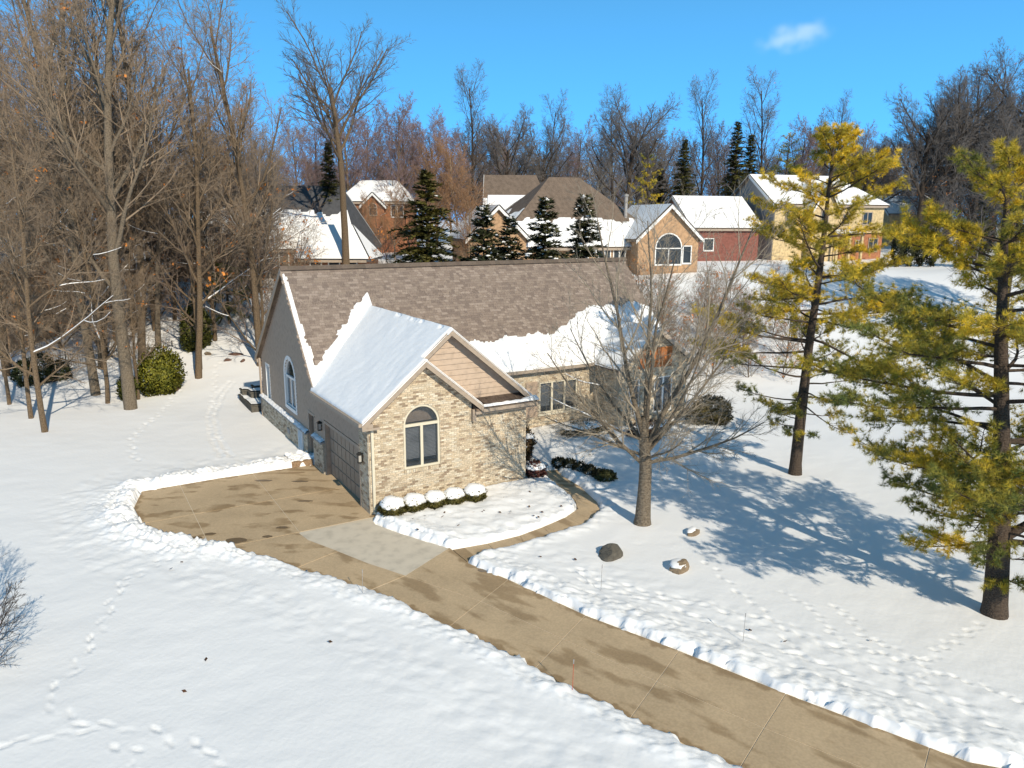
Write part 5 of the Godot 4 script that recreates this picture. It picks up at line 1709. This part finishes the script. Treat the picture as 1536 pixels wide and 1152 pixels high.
	for q in [[21.8, 100.0, 0.92, 0.0, "dark tall spruce among the far trees left of the golden pine"], [28.4, 100.0, 1.06, 2.0, "tallest pointed olive spruce among the far trees"], [31.4, 104.0, 0.98, 4.0, "dark blue green spruce right behind the tallest one"], [19.5, 104.0, 0.75, 3.0, "smaller dark spruce half hidden left of the dark tall spruce"], [-16.5, 70.0, 0.72, 1.0, "dark evergreen half hidden in bare trees behind the grey roof"], [45.0, 74.0, 0.5, 5.0, "low dark spruce right of the yellow house under bare trees"]]:
		spruce_from(tall, "tall_spruce", q[4], street(q[0], q[1]), q[3], Vector3.ONE * q[2], "tall spruces among the far trees")
	pine("golden_pine", "small golden pine beside the brown hip roof", street(14.2, 84.0), 15, 11.0, 0.2, [[2.0, 2.0, 0.1, 0.5, 0.2, 0.5], [6.0, 2.0, 0.2, 0.5, 0.2, 0.5], [9.0, 1.5, 0.4, 0.5, 0.2, 0.5], [11.0, 0.6, 0.8, 0.5, 0.1, 0.6]], 0.8, Vector3.ZERO)
	pine("olive_pine", "soft olive pine behind the roof of the yellow house", street(34.6, 100.0), 16, 14.5, 0.25, [[3.0, 3.0, 0.1, 0.1, 0.2, 0.5], [8.0, 2.8, 0.2, 0.1, 0.2, 0.5], [12.0, 2.0, 0.4, 0.1, 0.2, 0.5], [14.5, 0.8, 0.8, 0.1, 0.1, 0.6]], 0.8, Vector3.ZERO)
	pine("young_pine", "young green pine in the shade behind the left rear corner", on_land(1.9, -33.5), 17, 4.8, 0.12, [[1.0, 2.1, 0.0, -0.4, 0.2, 0.7], [2.5, 2.0, 0.1, -0.4, 0.2, 0.7], [4.0, 1.2, 0.3, -0.4, 0.2, 0.7], [4.8, 0.5, 0.8, -0.4, 0.1, 0.7]], 0.5, Vector3.ZERO)
	bare_woods()

func bare_woods() -> void:
	var wood := kind_of({"kids": [17, 10, 8, 7], "from": [0.34, 0.2, 0.2, 0.1], "spread": [0.62, 0.62, 0.7, 0.8], "ratio": [0.36, 0.5, 0.5, 0.55], "up": [0.015, 0.10, 0.08, 0.05], "twig": 0.0085, "snow": 0.03, "leaf": 0.0012})
	var oak := kind_of({"kids": [13, 11, 10, 8], "from": [0.45, 0.2, 0.15, 0.1], "spread": [0.82, 0.7, 0.75, 0.8], "ratio": [0.72, 0.5, 0.48, 0.5], "taper": 0.4, "up": [0.02, 0.07, 0.05, 0.05], "wob": [0.06, 0.16, 0.2, 0.22], "twig": 0.012})
	var under := kind_of({"kids": [17, 9, 7, 6], "from": [0.06, 0.1, 0.15, 0.1], "spread": [0.7, 0.65, 0.7, 0.8], "ratio": [0.6, 0.5, 0.5, 0.55], "up": [0.01, 0.06, 0.05, 0.03], "twig": 0.0045, "snow": 0.12, "leaf": 0.006})
	var haze := kind_of({"kids": [18, 10, 9, 8], "from": [0.25, 0.2, 0.15, 0.1], "spread": [0.7, 0.6, 0.65, 0.75], "ratio": [0.45, 0.5, 0.5, 0.55], "up": [0.01, 0.08, 0.06, 0.05], "twig": 0.014})
	var W := [tree_meshes(wood, 21.0, 0.24, 101, Vector3(-0.03, 0, 0)), tree_meshes(wood, 21.0, 0.22, 102), tree_meshes(wood, 20.0, 0.2, 103, Vector3(0.05, 0, 0.03))]
	var edge_kind := kind_of({"kids": [16, 10, 8, 7], "from": [0.24, 0.15, 0.15, 0.1], "spread": [0.95, 0.7, 0.7, 0.8], "ratio": [0.40, 0.5, 0.5, 0.55], "up": [0.015, 0.04, 0.04, 0.03], "wob": [0.06, 0.16, 0.2, 0.2], "twig": 0.007, "snow": 0.08, "leaf": 0.002})
	var E := [tree_meshes(edge_kind, 17.0, 0.17, 141), tree_meshes(edge_kind, 15.0, 0.15, 142, Vector3(0.06, 0, 0.02))]
	var O := [tree_meshes(oak, 12.5, 0.34, 111), tree_meshes(oak, 11.5, 0.33, 114)]
	var U := [tree_meshes(under, 5.0, 0.06, 121), tree_meshes(under, 6.0, 0.07, 122)]
	var H := [tree_meshes(haze, 17.0, 0.2, 131), tree_meshes(haze, 16.0, 0.2, 132)]
	# trunks that stand at the edge of the left woods
	tree_from(W[0], "woodland_tree", "big smooth tan trunked tree in front of the evergreen shrubs at left", on_land(-5.85, -19.95), 4.9, 1.4, M.grey_bark, M.twig_olive, "trees at the edge of the left woods", "tree", 0.85)
	var edge := [
		[-5.32, -21.85, 1, 0.5, 0.4, "thin pale tree right behind the big smooth trunk"],
		[-9.73, -17.21, 2, 0.72, 2.0, "slim dark tree nearest to the lawn at far left"],
		[-10.31, -20.31, 1, 0.68, 3.1, "slim straight tree behind the slim dark one at far left"],
		[-6.83, -21.86, 2, 0.62, 4.4, "slim leaning tree left of the big smooth trunk"],
		[-7.28, -23.86, 0, 1.05, 5.2, "thick dark leaning trunk behind the slim leaning tree at left"],
		[-3.14, -31.29, 1, 0.85, 0.9, "medium tree just above the rounded evergreen shrub"],
		[-2.95, -34.62, 0, 0.7, 2.2, "slender tree between the two evergreen shrubs"],
		[-1.39, -36.28, 2, 0.75, 3.9, "slender tree directly behind the taller olive shrub"],
		[-7.24, -37.94, 0, 1.2, 1.7, "large dark trunked tree deep in the left woods behind the fence"],
		[-11.4, -24.20, 1, 0.6, 5.6, "thin tree by the dark evergreen at the left edge"]]
	for q in edge:
		tree_from(E[q[2] % 2] if q[3] < 0.8 else W[q[2]], "woodland_tree", q[5], on_land(q[0], q[1]), q[4], q[3] * 1.15 if q[3] < 0.8 else q[3], M.bark if q[3] < 0.8 else M.grey_bark, M.twig_olive, "trees at the edge of the left woods")
	tree_from(tree_meshes(kind_of({"kids": [12, 9, 8, 6], "from": [0.66, 0.2, 0.15, 0.1], "spread": [0.85, 0.62, 0.65, 0.75], "ratio": [0.66, 0.48, 0.48, 0.5], "taper": 0.42, "up": [0.01, 0.07, 0.05, 0.05], "twig": 0.010}), 16.0, 0.34, 118), "spreading_tree", "tall bare tree spreading alone against the blue sky left of centre", street(-13.6, 62.0), 2.1, 1.0, M.bark, M.twig_grey, "", "tree", 1.0)
	# the dense wood behind, too alike to tell apart
	rng.seed = 900
	for q in 26:
		var r2 := RandomNumberGenerator.new()
		r2.seed = 1000 + q
		var s := 46.0 + (q % 6) * 8.5 + r2.randf_range(-2, 2)
		var col := q / 6
		var t := (-0.66 + 0.085 * col + r2.randf_range(-0.03, 0.03)) * s
		if s > 58.0 and s < 80.0 and t > -30.0: s += 26.0; t -= 5.0
		var size := r2.randf_range(0.85, 1.1) * (1.0 if col < 3 else 0.88)
		if q % 3 == 1: size *= 0.9
		var mm: Array = W[q % 3] if q % 3 != 1 else O[q % 2]
		tree_from(mm, "wood_tree", "bare tree in the dense brown wood filling the upper left", street(t, s), r2.randf() * TAU, size, M.bark, [M.twig_olive, M.twig_grey, M.twig_brown][q % 3], "bare trees of the dense wood at upper left")
	for q in 6:
		tree_from(W[q % 3], "wood_tree", "bare tree of the wood beyond the left edge", street((-0.76 - 0.045 * q) * (44.0 + (q % 3) * 9.0), 44.0 + (q % 3) * 9.0), q * 1.3, 0.95, M.bark, M.twig_olive, "bare trees beyond the left edge")
	for q in 12:
		var r2 := RandomNumberGenerator.new()
		r2.seed = 1300 + q
		var s := 46.0 + (q % 4) * 5.0
		tree_from(E[q % 2], "arching_tree", "slender arching bare tree between the taller trunks of the left woods", street((-0.68 + 0.032 * q + r2.randf_range(-0.02, 0.02)) * s, s), r2.randf() * TAU, r2.randf_range(0.75, 1.05), M.bark, M.twig_olive if q % 2 else M.twig_brown, "slender arching trees of the left woods")
	for q in 17:
		var r2 := RandomNumberGenerator.new()
		r2.seed = 1200 + q
		var s := 47.0 + r2.randf_range(0, 16)
		var t := (-0.70 + 0.027 * q + r2.randf_range(-0.02, 0.02)) * s
		tree_from(U[q % 2], "understorey_bush", "twiggy bare undergrowth bush among the trunks of the left woods", street(t, s), r2.randf() * TAU, r2.randf_range(0.8, 1.7), M.bark, M.twig_brown if q % 3 else M.twig_olive, "undergrowth of the left woods", "bush")
	# far mauve and brown trees between the left wood and the brown roofs
	for q in 12:
		var r2 := RandomNumberGenerator.new()
		r2.seed = 1400 + q
		var s := 100.0 + (q % 3) * 10.0
		var t := (-0.27 + 0.019 * q) * s
		tree_from(H[q % 2], "far_tree", "hazy mauve twigged tree in the far row left of the brown roofs", street(t, s), r2.randf() * TAU, r2.randf_range(0.85, 1.05), M.bark, M.twig_mauve if q % 3 != 2 else M.twig_brown, "far mauve trees left of the brown roofs")
	for q in [[-8.2, 74.0, 0.62, 0.4, "pale trunked rusty tree just left of the large spruce", 0], [-3.4, 64.0, 0.46, 2.2, "rusty brown round tree right of the large spruce", 1], [-5.0, 74.0, 0.6, 3.0, "pale stemmed tree peeping over the large spruce", 0], [-14.9, 78.0, 0.36, 4.0, "small rusty tree before the left half of the distant orange brick house", 1], [-12.2, 79.0, 0.40, 5.0, "small rusty tree before the right half of the distant orange brick house", 0]]:
		tree_from(H[q[5]], "rusty_tree", q[4], street(q[0], q[1]), q[3], q[2], M.pale_bark, M.twig_rust)
	for q in [[-14.5, 84.0, 1.1, 0.2, "twiggy brown bush at the left foot of the distant orange brick house"], [-11.0, 82.0, 1.2, 1.2, "twiggy brown bush at the right foot of the distant orange brick house"], [-9.5, 58.0, 1.0, 2.2, "grey twiggy bush between the grey roof and the large spruce"]]:
		tree_from(U[0], "twiggy_bush", q[4], street(q[0], q[1]), q[3], q[2], M.bark, M.twig_brown, "", "bush")
	# centre skyline
	for q in [[-0.8, 108.0, 1.2, 0.3, O[1], "lone open crowned tree standing above the blue grey gable"], [4.2, 112.0, 1.05, 1.9, O[0], "dark tree right of the lone open crowned tree"], [14.6, 98.0, 1.2, 4.1, O[0], "large many limbed dark oak above the brown hip roof"], [19.5, 108.0, 1.12, 5.0, O[1], "wide dark oak right of the large many limbed one"], [50.5, 112.0, 1.1, 2.6, O[1], "lone dark tree against the sky above the yellow house"]]:
		tree_from(q[4], "skyline_tree", q[5], street(q[0], q[1]), q[3], q[2], M.dark_bark, M.twig_grey)
	for q in 26:
		var r2 := RandomNumberGenerator.new()
		r2.seed = 1600 + q
		var s := 118.0 + (q % 4) * 9.0
		var t := (-0.06 + 0.0245 * q + r2.randf_range(-0.01, 0.01)) * s
		tree_from(H[q % 2] if q % 4 else W[q % 3], "far_tree", "bare grey brown tree in the far row along the skyline", street(t, s), r2.randf() * TAU, r2.randf_range(0.85, 1.12), M.dark_bark, [M.twig_grey, M.twig_mauve, M.twig_brown, M.twig_grey][q % 4], "far trees along the skyline")
	# right hand wood
	for q in 18:
		var r2 := RandomNumberGenerator.new()
		r2.seed = 1800 + q
		var s := 97.0 + (q % 3) * 8.0
		var t := (0.52 + 0.043 * (q / 3) + 0.014 * (q % 3) + r2.randf_range(-0.01, 0.01)) * s
		var size: float = (r2.randf_range(0.95, 1.1) + 0.07 * (q / 3)) * [1.15, 0.95, 1.15][q % 3]
		if q > 14:   # nearer ones by the frame edge
			s = 50.0 + q - 15; t = s * (0.655 + 0.05 * (q - 15)); size = 0.95
		tree_from([O[0], W[1], O[1]][q % 3], "right_wood_tree", "bare dark tree in the dense wood at the right edge", street(t, s), r2.randf() * TAU, size, M.dark_bark, M.twig_grey, "bare trees of the wood at the right edge")
	for q in 14:
		var r2 := RandomNumberGenerator.new()
		r2.seed = 1900 + q
		var s := 96.0 + r2.randf_range(0, 20)
		var t := (0.525 + 0.014 * q) * s
		tree_from(U[q % 2], "understorey_bush", "twiggy bare bush at the foot of the wood at right", street(t, s), r2.randf() * TAU, r2.randf_range(1.3, 2.0), M.dark_bark, M.twig_grey, "undergrowth of the right wood", "bush")
	# bare shrubs in the side yard right of the main roof
	for q in 20:
		var r2 := RandomNumberGenerator.new()
		r2.seed = 2000 + q
		var p := street(7.0 + q * 0.62 + r2.randf_range(-0.5, 0.5), 45.0 + (q % 4) * 3.5)
		tree_from(U[q % 2], "side_yard_shrub", "bare twiggy shrub in the row beyond the right end of the main roof", p, r2.randf() * TAU, r2.randf_range(0.55, 0.95), M.bark, M.twig_brown if q % 2 else M.twig_olive, "bare shrubs beyond the right end of the roof", "bush")
	# near twigs at the left edge
	tree_from(tree_meshes(kind_of({"kids": [16, 9, 7, 5], "from": [0.06, 0.1, 0.15, 0.1], "spread": [0.75, 0.6, 0.6, 0.7], "ratio": [0.6, 0.5, 0.5, 0.55], "up": [0.01, 0.05, 0.04, 0.03], "twig": 0.0028}), 3.6, 0.045, 125), "bare_shrub", "bare twiggy shrub reaching in at the left edge of the near lawn", on_land(-10.95, 4.35), 1.0, 1.0, M.dark_bark, M.dark_bark, "", "bush")
	# far wood that closes the horizon
	var mm := MultiMesh.new()
	mm.transform_format = MultiMesh.TRANSFORM_3D
	mm.mesh = H[0][1]
	mm.instance_count = 260
	rng.seed = 2200
	for q in 260:
		var s := rng.randf_range(165, 300)
		var t := rng.randf_range(-0.85, 0.85) * s
		var sc := rng.randf_range(0.8, 1.1)
		mm.set_instance_transform(q, Transform3D(Basis(UP, rng.randf() * TAU).scaled(Vector3.ONE * sc), street(t, s)))
	var mi := MultiMeshInstance3D.new()
	mi.name = "distant_wood"
	mi.multimesh = mm
	mi.material_override = M.twig_grey
	add_child(mi)
	mi.set_meta("kind", "stuff")
	mi.set_meta("label", "distant bare wood closing the horizon behind the houses")
	mi.set_meta("category", "wood")

# ---------------------------------------------------------------- small things
func details() -> void:
	for q in [["boulder", "dark grey boulder in the snow between the walk and the yard tree", 4.99, 6.95, Vector3(0.50, 0.30, 0.36), "rock", 304], ["boulder", "tan boulder with a cap of snow right of the dark boulder", 6.15, 8.72, Vector3(0.42, 0.26, 0.30), "tan_rock", 302], ["boulder", "flat brown rock half buried in snow behind the tan boulder", 8.30, 7.05, Vector3(0.36, 0.18, 0.16), "tan_rock", 303]]:
		var o := thing(q[0], q[1], "boulder", on_land(q[2], q[3], 0.16), "boulders on the front lawn", 0.4)
		var b := Buf.new()
		rock(b, q[4], q[6])
		part("stone", b, M[q[5]], o)
		if q[6] != 304:
			b = Buf.new()
			blob(b, Vector3(-0.04, q[4].y * 0.55, -0.06), Vector3(q[4].x * 0.72, q[4].y * 0.36, q[4].z * 0.8), 16, 8, 0.2, -0.5)
			part("snow_cap", b, M.roof_snow, o)
	var n := 0
	for q in [[-3.29, -22.54, 0.32], [-2.96, -24.2, 0.34], [-3.89, -22.3, 0.2], [1.04, -27.3, 0.5], [0.35, -26.5, 0.34], [1.15, -25.9, 0.3], [-0.55, -28.3, 0.4]]:
		n += 1
		var o := thing("stepping_stone", ["flat reddish stone below the rounded evergreen shrub", "tan stone at the right foot of the rounded evergreen shrub", "smallest flat stone below the rounded evergreen shrub", "largest reddish stone in the snow beyond the house corner", "flat stone left of the largest reddish stone", "small stone right of the largest reddish stone", "tan stone at the right foot of the taller olive shrub"][n - 1], "stone", on_land(q[0], q[1], 0.17), "stones in the snow at the left woods", n * 0.7)
		var b := Buf.new()
		rock(b, Vector3(q[2], 0.13, q[2] * 0.55), 310 + n)
		part("stone", b, M.tan_rock if n in [2, 7] else M.flagstone, o)
	# iron fence at the left edge of the woods
	var fe := thing("iron_fence", "black iron picket fence among the trunks of the left woods", "fence", on_land(-10.6, -30.2))
	var len_ := 8.4
	var turn := 0.10
	fe.rotation.y = turn
	var pk := Buf.new()
	pk.tube(PackedVector3Array([Vector3(0, 0, 0), Vector3(0, 1.15, 0), Vector3(0, 1.27, 0)]), PackedFloat32Array([0.012, 0.012, 0.003]), 5, white)
	var pm := pk.mesh()
	for k in int(len_ / 0.13):
		var o := part("picket", pm, M.dark_metal, fe)
		o.position = Vector3(k * 0.13, 0.08, 0)
	for y in [0.28, 1.08]:
		var b := Buf.new()
		b.box(Vector3(0, y, -0.018), Vector3(len_, y + 0.035, 0.018))
		part("rail", b, M.dark_metal, fe)
	for k in 5:
		var b := Buf.new()
		b.box(Vector3(k * 2.08 - 0.03, -0.3, -0.03), Vector3(k * 2.08 + 0.03, 1.4, 0.03)); b.box(Vector3(k * 2.08 - 0.045, 1.4, -0.045), Vector3(k * 2.08 + 0.045, 1.44, 0.045))
		part("post", b, M.dark_metal, fe)
	# stone planter wall at the rear corner
	var pl := thing("stone_planter", "low stepped stone planter with snow at the rear left corner of the house", "planter", Vector3(0.25, 0, -16.5))
	for q in [[-0.75, 0.3, -2.6, 0.4, 0.45], [-0.45, 0.3, -1.6, -0.9, 0.85], [-0.1, 0.3, -2.4, -1.7, 0.95], [-0.7, -0.2, -2.5, -1.9, 0.8]]:
		var b := Buf.new()
		b.box(Vector3(q[0], -0.3, q[2]), Vector3(q[1], q[4], q[3]))
		part("block", b, M.rock, pl)
		b = Buf.new()
		b.box(Vector3(q[0] - 0.04, q[4], q[2] - 0.04), Vector3(q[1] + 0.04, q[4] + 0.07, q[3] + 0.04))
		part("coping", b, M.rock, pl)
		b = Buf.new()
		var y: float = q[4] + 0.072
		snow_sheet(b, Vector3(q[0], y, q[3]), Vector3(q[1], y, q[3]), Vector3(q[1], y, q[2]), Vector3(q[0], y, q[2]), 0.07, func(p: Vector3): return 0.07 + 0.05 * lump.get_noise_2d(p.x, p.z))
		part("snow", b, M.roof_snow, pl)
	# driveway marker stakes
	n = 0
	for q in [[-2.35, 5.6], [0.05, 11.9], [3.35, 8.6], [4.7, 12.4]]:
		var o := thing("marker_stake", ["thin marker stake on the left verge near the turning area", "thin reddish marker stake on the left verge halfway down the drive", "thin marker stake in the snowbank right of the drive", "thin marker stake right of the drive nearest the bottom"][n], "stake", on_land(q[0], q[1]), "driveway marker stakes")
		n += 1
		var b := Buf.new()
		b.tube(PackedVector3Array([Vector3(0, -0.1, 0), Vector3(0.02, 0.8, 0)]), PackedFloat32Array([0.007, 0.006]), 6, white)
		part("rod", b, M.stake_red if n == 2 else M.stone_cap, o)
		b = Buf.new()
		b.tube(PackedVector3Array([Vector3(0.02, 0.8, 0), Vector3(0.0225, 0.9, 0), Vector3(0.0225, 0.905, 0)]), PackedFloat32Array([0.011, 0.011, 0.002]), 6, white)
		part("cap", b, M.stone_cap, o)
	# dead leaves and bark bits on the snow
	rng.seed = 77
	var lb := Buf.new()
	for k in 60:
		var x := rng.randf_range(0.5, 6.3)
		var z := rng.randf_range(1.3, 3.6)
		if k > 25:
			x = rng.randf_range(-8, 11); z = rng.randf_range(-2, 16)
			if edge_distance(Vector2(x, z), drive) < 0.6: continue
		if edge_distance(Vector2(x, z), walk) < 0.3: continue
		leaves_flat(lb, on_land(x, z, 0.24 if k <= 25 else 0.19))
	var o2 := structure("fallen_leaves", lb, M.leaf, "stuff")
	o2.set_meta("label", "scattered dead brown leaves on the snow")
	o2.set_meta("category", "leaves")

func leaves_flat(b: Buf, p: Vector3) -> void:
	var a := rng.randf() * TAU
	var x := Vector3(cos(a), 0.3, sin(a)) * 0.06
	var y := Vector3(-sin(a), 0.3, cos(a)) * 0.04
	var c := Color(0.12, 0.06, 0.03) * rng.randf_range(0.6, 1.4)
	b.blade(p - x, p + y, p + x, UP, c)
	b.blade(p - x, p - y, p + x, UP, c)

# ---------------------------------------------------------------- sky
func cloud_cover() -> ImageTexture:
	var w := 2048
	var h := 1024
	var im := Image.create_empty(w, h, false, Image.FORMAT_RGBAF)
	im.fill(Color(1, 1, 1, 0))
	var n := FastNoiseLite.new(); n.seed = 9; n.frequency = 0.045; n.fractal_octaves = 5
	# azimuth and height in degrees, half widths, strength: small wisps all round
	var wisps := [[52.0, 13.6, 0.85, 0.4, 0.25], [48.0, 12.4, 0.8, 0.3, 0.2], [29.5, 10.0, 1.6, 0.6, 0.35], [33.0, 8.3, 1.3, 0.6, 0.45], [14.0, 9.8, 1.6, 0.7, 0.55], [57.0, 11.0, 2.0, 0.6, 0.2],
		[95.0, 14.0, 2.5, 0.8, 0.5], [140.0, 11.0, 2.0, 0.8, 0.5], [185.0, 16.0, 2.5, 1.0, 0.5], [230.0, 12.0, 2.0, 0.7, 0.5], [285.0, 15.0, 2.5, 0.8, 0.5], [330.0, 11.0, 2.0, 0.8, 0.4]]
	for q in wisps:
		var cx: float = fposmod(q[0] / 360.0 + 0.5, 1.0) * w
		var cy: float = (90.0 - q[1]) / 180.0 * h
		var rx: float = q[2] / 360.0 * w * 1.4
		var ry: float = q[3] / 180.0 * h * 1.6
		for y in range(int(cy - ry), int(cy + ry) + 1):
			for x in range(int(cx - rx), int(cx + rx) + 1):
				var d := Vector2((x - cx) / rx, (y - cy) / ry + 0.35 * (x - cx) / rx).length()
				var a: float = q[4] * clampf(smoothstep(1.0, 0.0, d) + 0.9 * n.get_noise_2d(x * 2.0, y * 3.0) * smoothstep(1.0, 0.6, d), 0.0, 1.0)
				var c := im.get_pixel(x % w, y)
				im.set_pixel(x % w, y, Color(0.62, 0.45, 0.30, maxf(c.a, a)))
	return ImageTexture.create_from_image(im)

# ---------------------------------------------------------------- scene
func _ready() -> void:
	var cam := Camera3D.new()
	cam.name = "camera"
	cam.position = CAM
	cam.rotation = Vector3(-0.2137, -0.5411, 0.0052)
	cam.fov = 53.98
	cam.near = 0.1
	cam.far = 2500.0
	add_child(cam)
	cam.current = true
	var env := Environment.new()
	env.background_mode = Environment.BG_SKY
	var sm := ProceduralSkyMaterial.new()
	sm.sky_top_color = Color(0.06, 0.165, 0.29).linear_to_srgb()
	sm.sky_horizon_color = Color(0.18, 0.85, 1.8).linear_to_srgb()
	sm.sky_curve = 0.2
	sm.ground_bottom_color = Color(0.75, 0.78, 0.82)
	sm.ground_horizon_color = Color(0.66, 0.80, 0.92)
	sm.sun_angle_max = 8.0
	sm.sky_cover = cloud_cover()
	sm.sky_cover_modulate = Color(1, 1, 1, 1)
	var sky := Sky.new()
	sky.sky_material = sm
	env.sky = sky
	env.tonemap_mode = Environment.TONE_MAPPER_LINEAR
	env.tonemap_exposure = 1.0
	env.sdfgi_enabled = true
	env.ssao_enabled = true
	env.ssil_enabled = true
	var we := WorldEnvironment.new()
	we.name = "environment"
	we.environment = env
	add_child(we)
	var sun := DirectionalLight3D.new()
	sun.name = "sun"
	sun.light_energy = 1.5
	sun.light_color = Color(1.0, 0.9, 0.73).linear_to_srgb()
	sun.light_angular_distance = 0.5
	sun.shadow_enabled = true
	add_child(sun)
	sun.look_at_from_position(Vector3.ZERO, Vector3(0.05, -0.60, -1.0))

	noise.seed = 1; noise.frequency = 0.45; noise.fractal_octaves = 4
	lump.seed = 2; lump.frequency = 1.3; lump.fractal_octaves = 3
	fine.seed = 3; fine.frequency = 3.5; fine.fractal_octaves = 3
	rng.seed = 4
	drive = PackedVector2Array([Vector2(0.5, -5.9), Vector2(0.06, -6.3), Vector2(-0.96, -6.41), Vector2(-3.8, -6.55), Vector2(-6.6, -6.45), Vector2(-7.0, -4.8), Vector2(-6.85, -2.4), Vector2(-6.2, -1.1), Vector2(-5.0, 0.09), Vector2(-3.41, 2.63), Vector2(-1.55, 6.25), Vector2(-0.24, 9.94), Vector2(0.17, 11.53), Vector2(0.75, 13.3), Vector2(1.41, 15.18), Vector2(2.6, 18.0), Vector2(4.2, 21.2), Vector2(6.2, 24.4), Vector2(8.8, 28.4),
		Vector2(12.6, 26.6), Vector2(9.6, 22.6), Vector2(7.2, 19.4), Vector2(5.35, 17.35), Vector2(4.2, 14.45), Vector2(3.16, 11.44), Vector2(2.34, 9.33), Vector2(1.62, 6.56), Vector2(1.13, 5.1), Vector2(1.13, 3.85), Vector2(0.67, 3.0), Vector2(0.18, 1.9), Vector2(-0.2, 0.9), Vector2(-0.15, 0.5), Vector2(0.06, 0.25), Vector2(0.5, 0.0)])
	walk = PackedVector2Array([Vector2(1.0, 3.92), Vector2(2.3, 4.12), Vector2(3.52, 4.11), Vector2(4.56, 3.90), Vector2(5.71, 3.58), Vector2(6.51, 3.17), Vector2(6.91, 2.45), Vector2(7.11, 1.43), Vector2(7.35, -0.16), Vector2(7.7, -0.9), Vector2(8.3, -0.7), Vector2(8.05, -0.10), Vector2(7.93, 1.33), Vector2(7.49, 2.97), Vector2(7.06, 3.73), Vector2(5.80, 4.45), Vector2(4.40, 4.59), Vector2(3.30, 4.73), Vector2(2.25, 4.72), Vector2(1.0, 4.95)])
	var t0 := Time.get_ticks_msec()
	make_materials()
	snow_ground()
	driveway()
	build_house()
	neighbours()
	planting()
	details()
	print("done ", Time.get_ticks_msec() - t0)
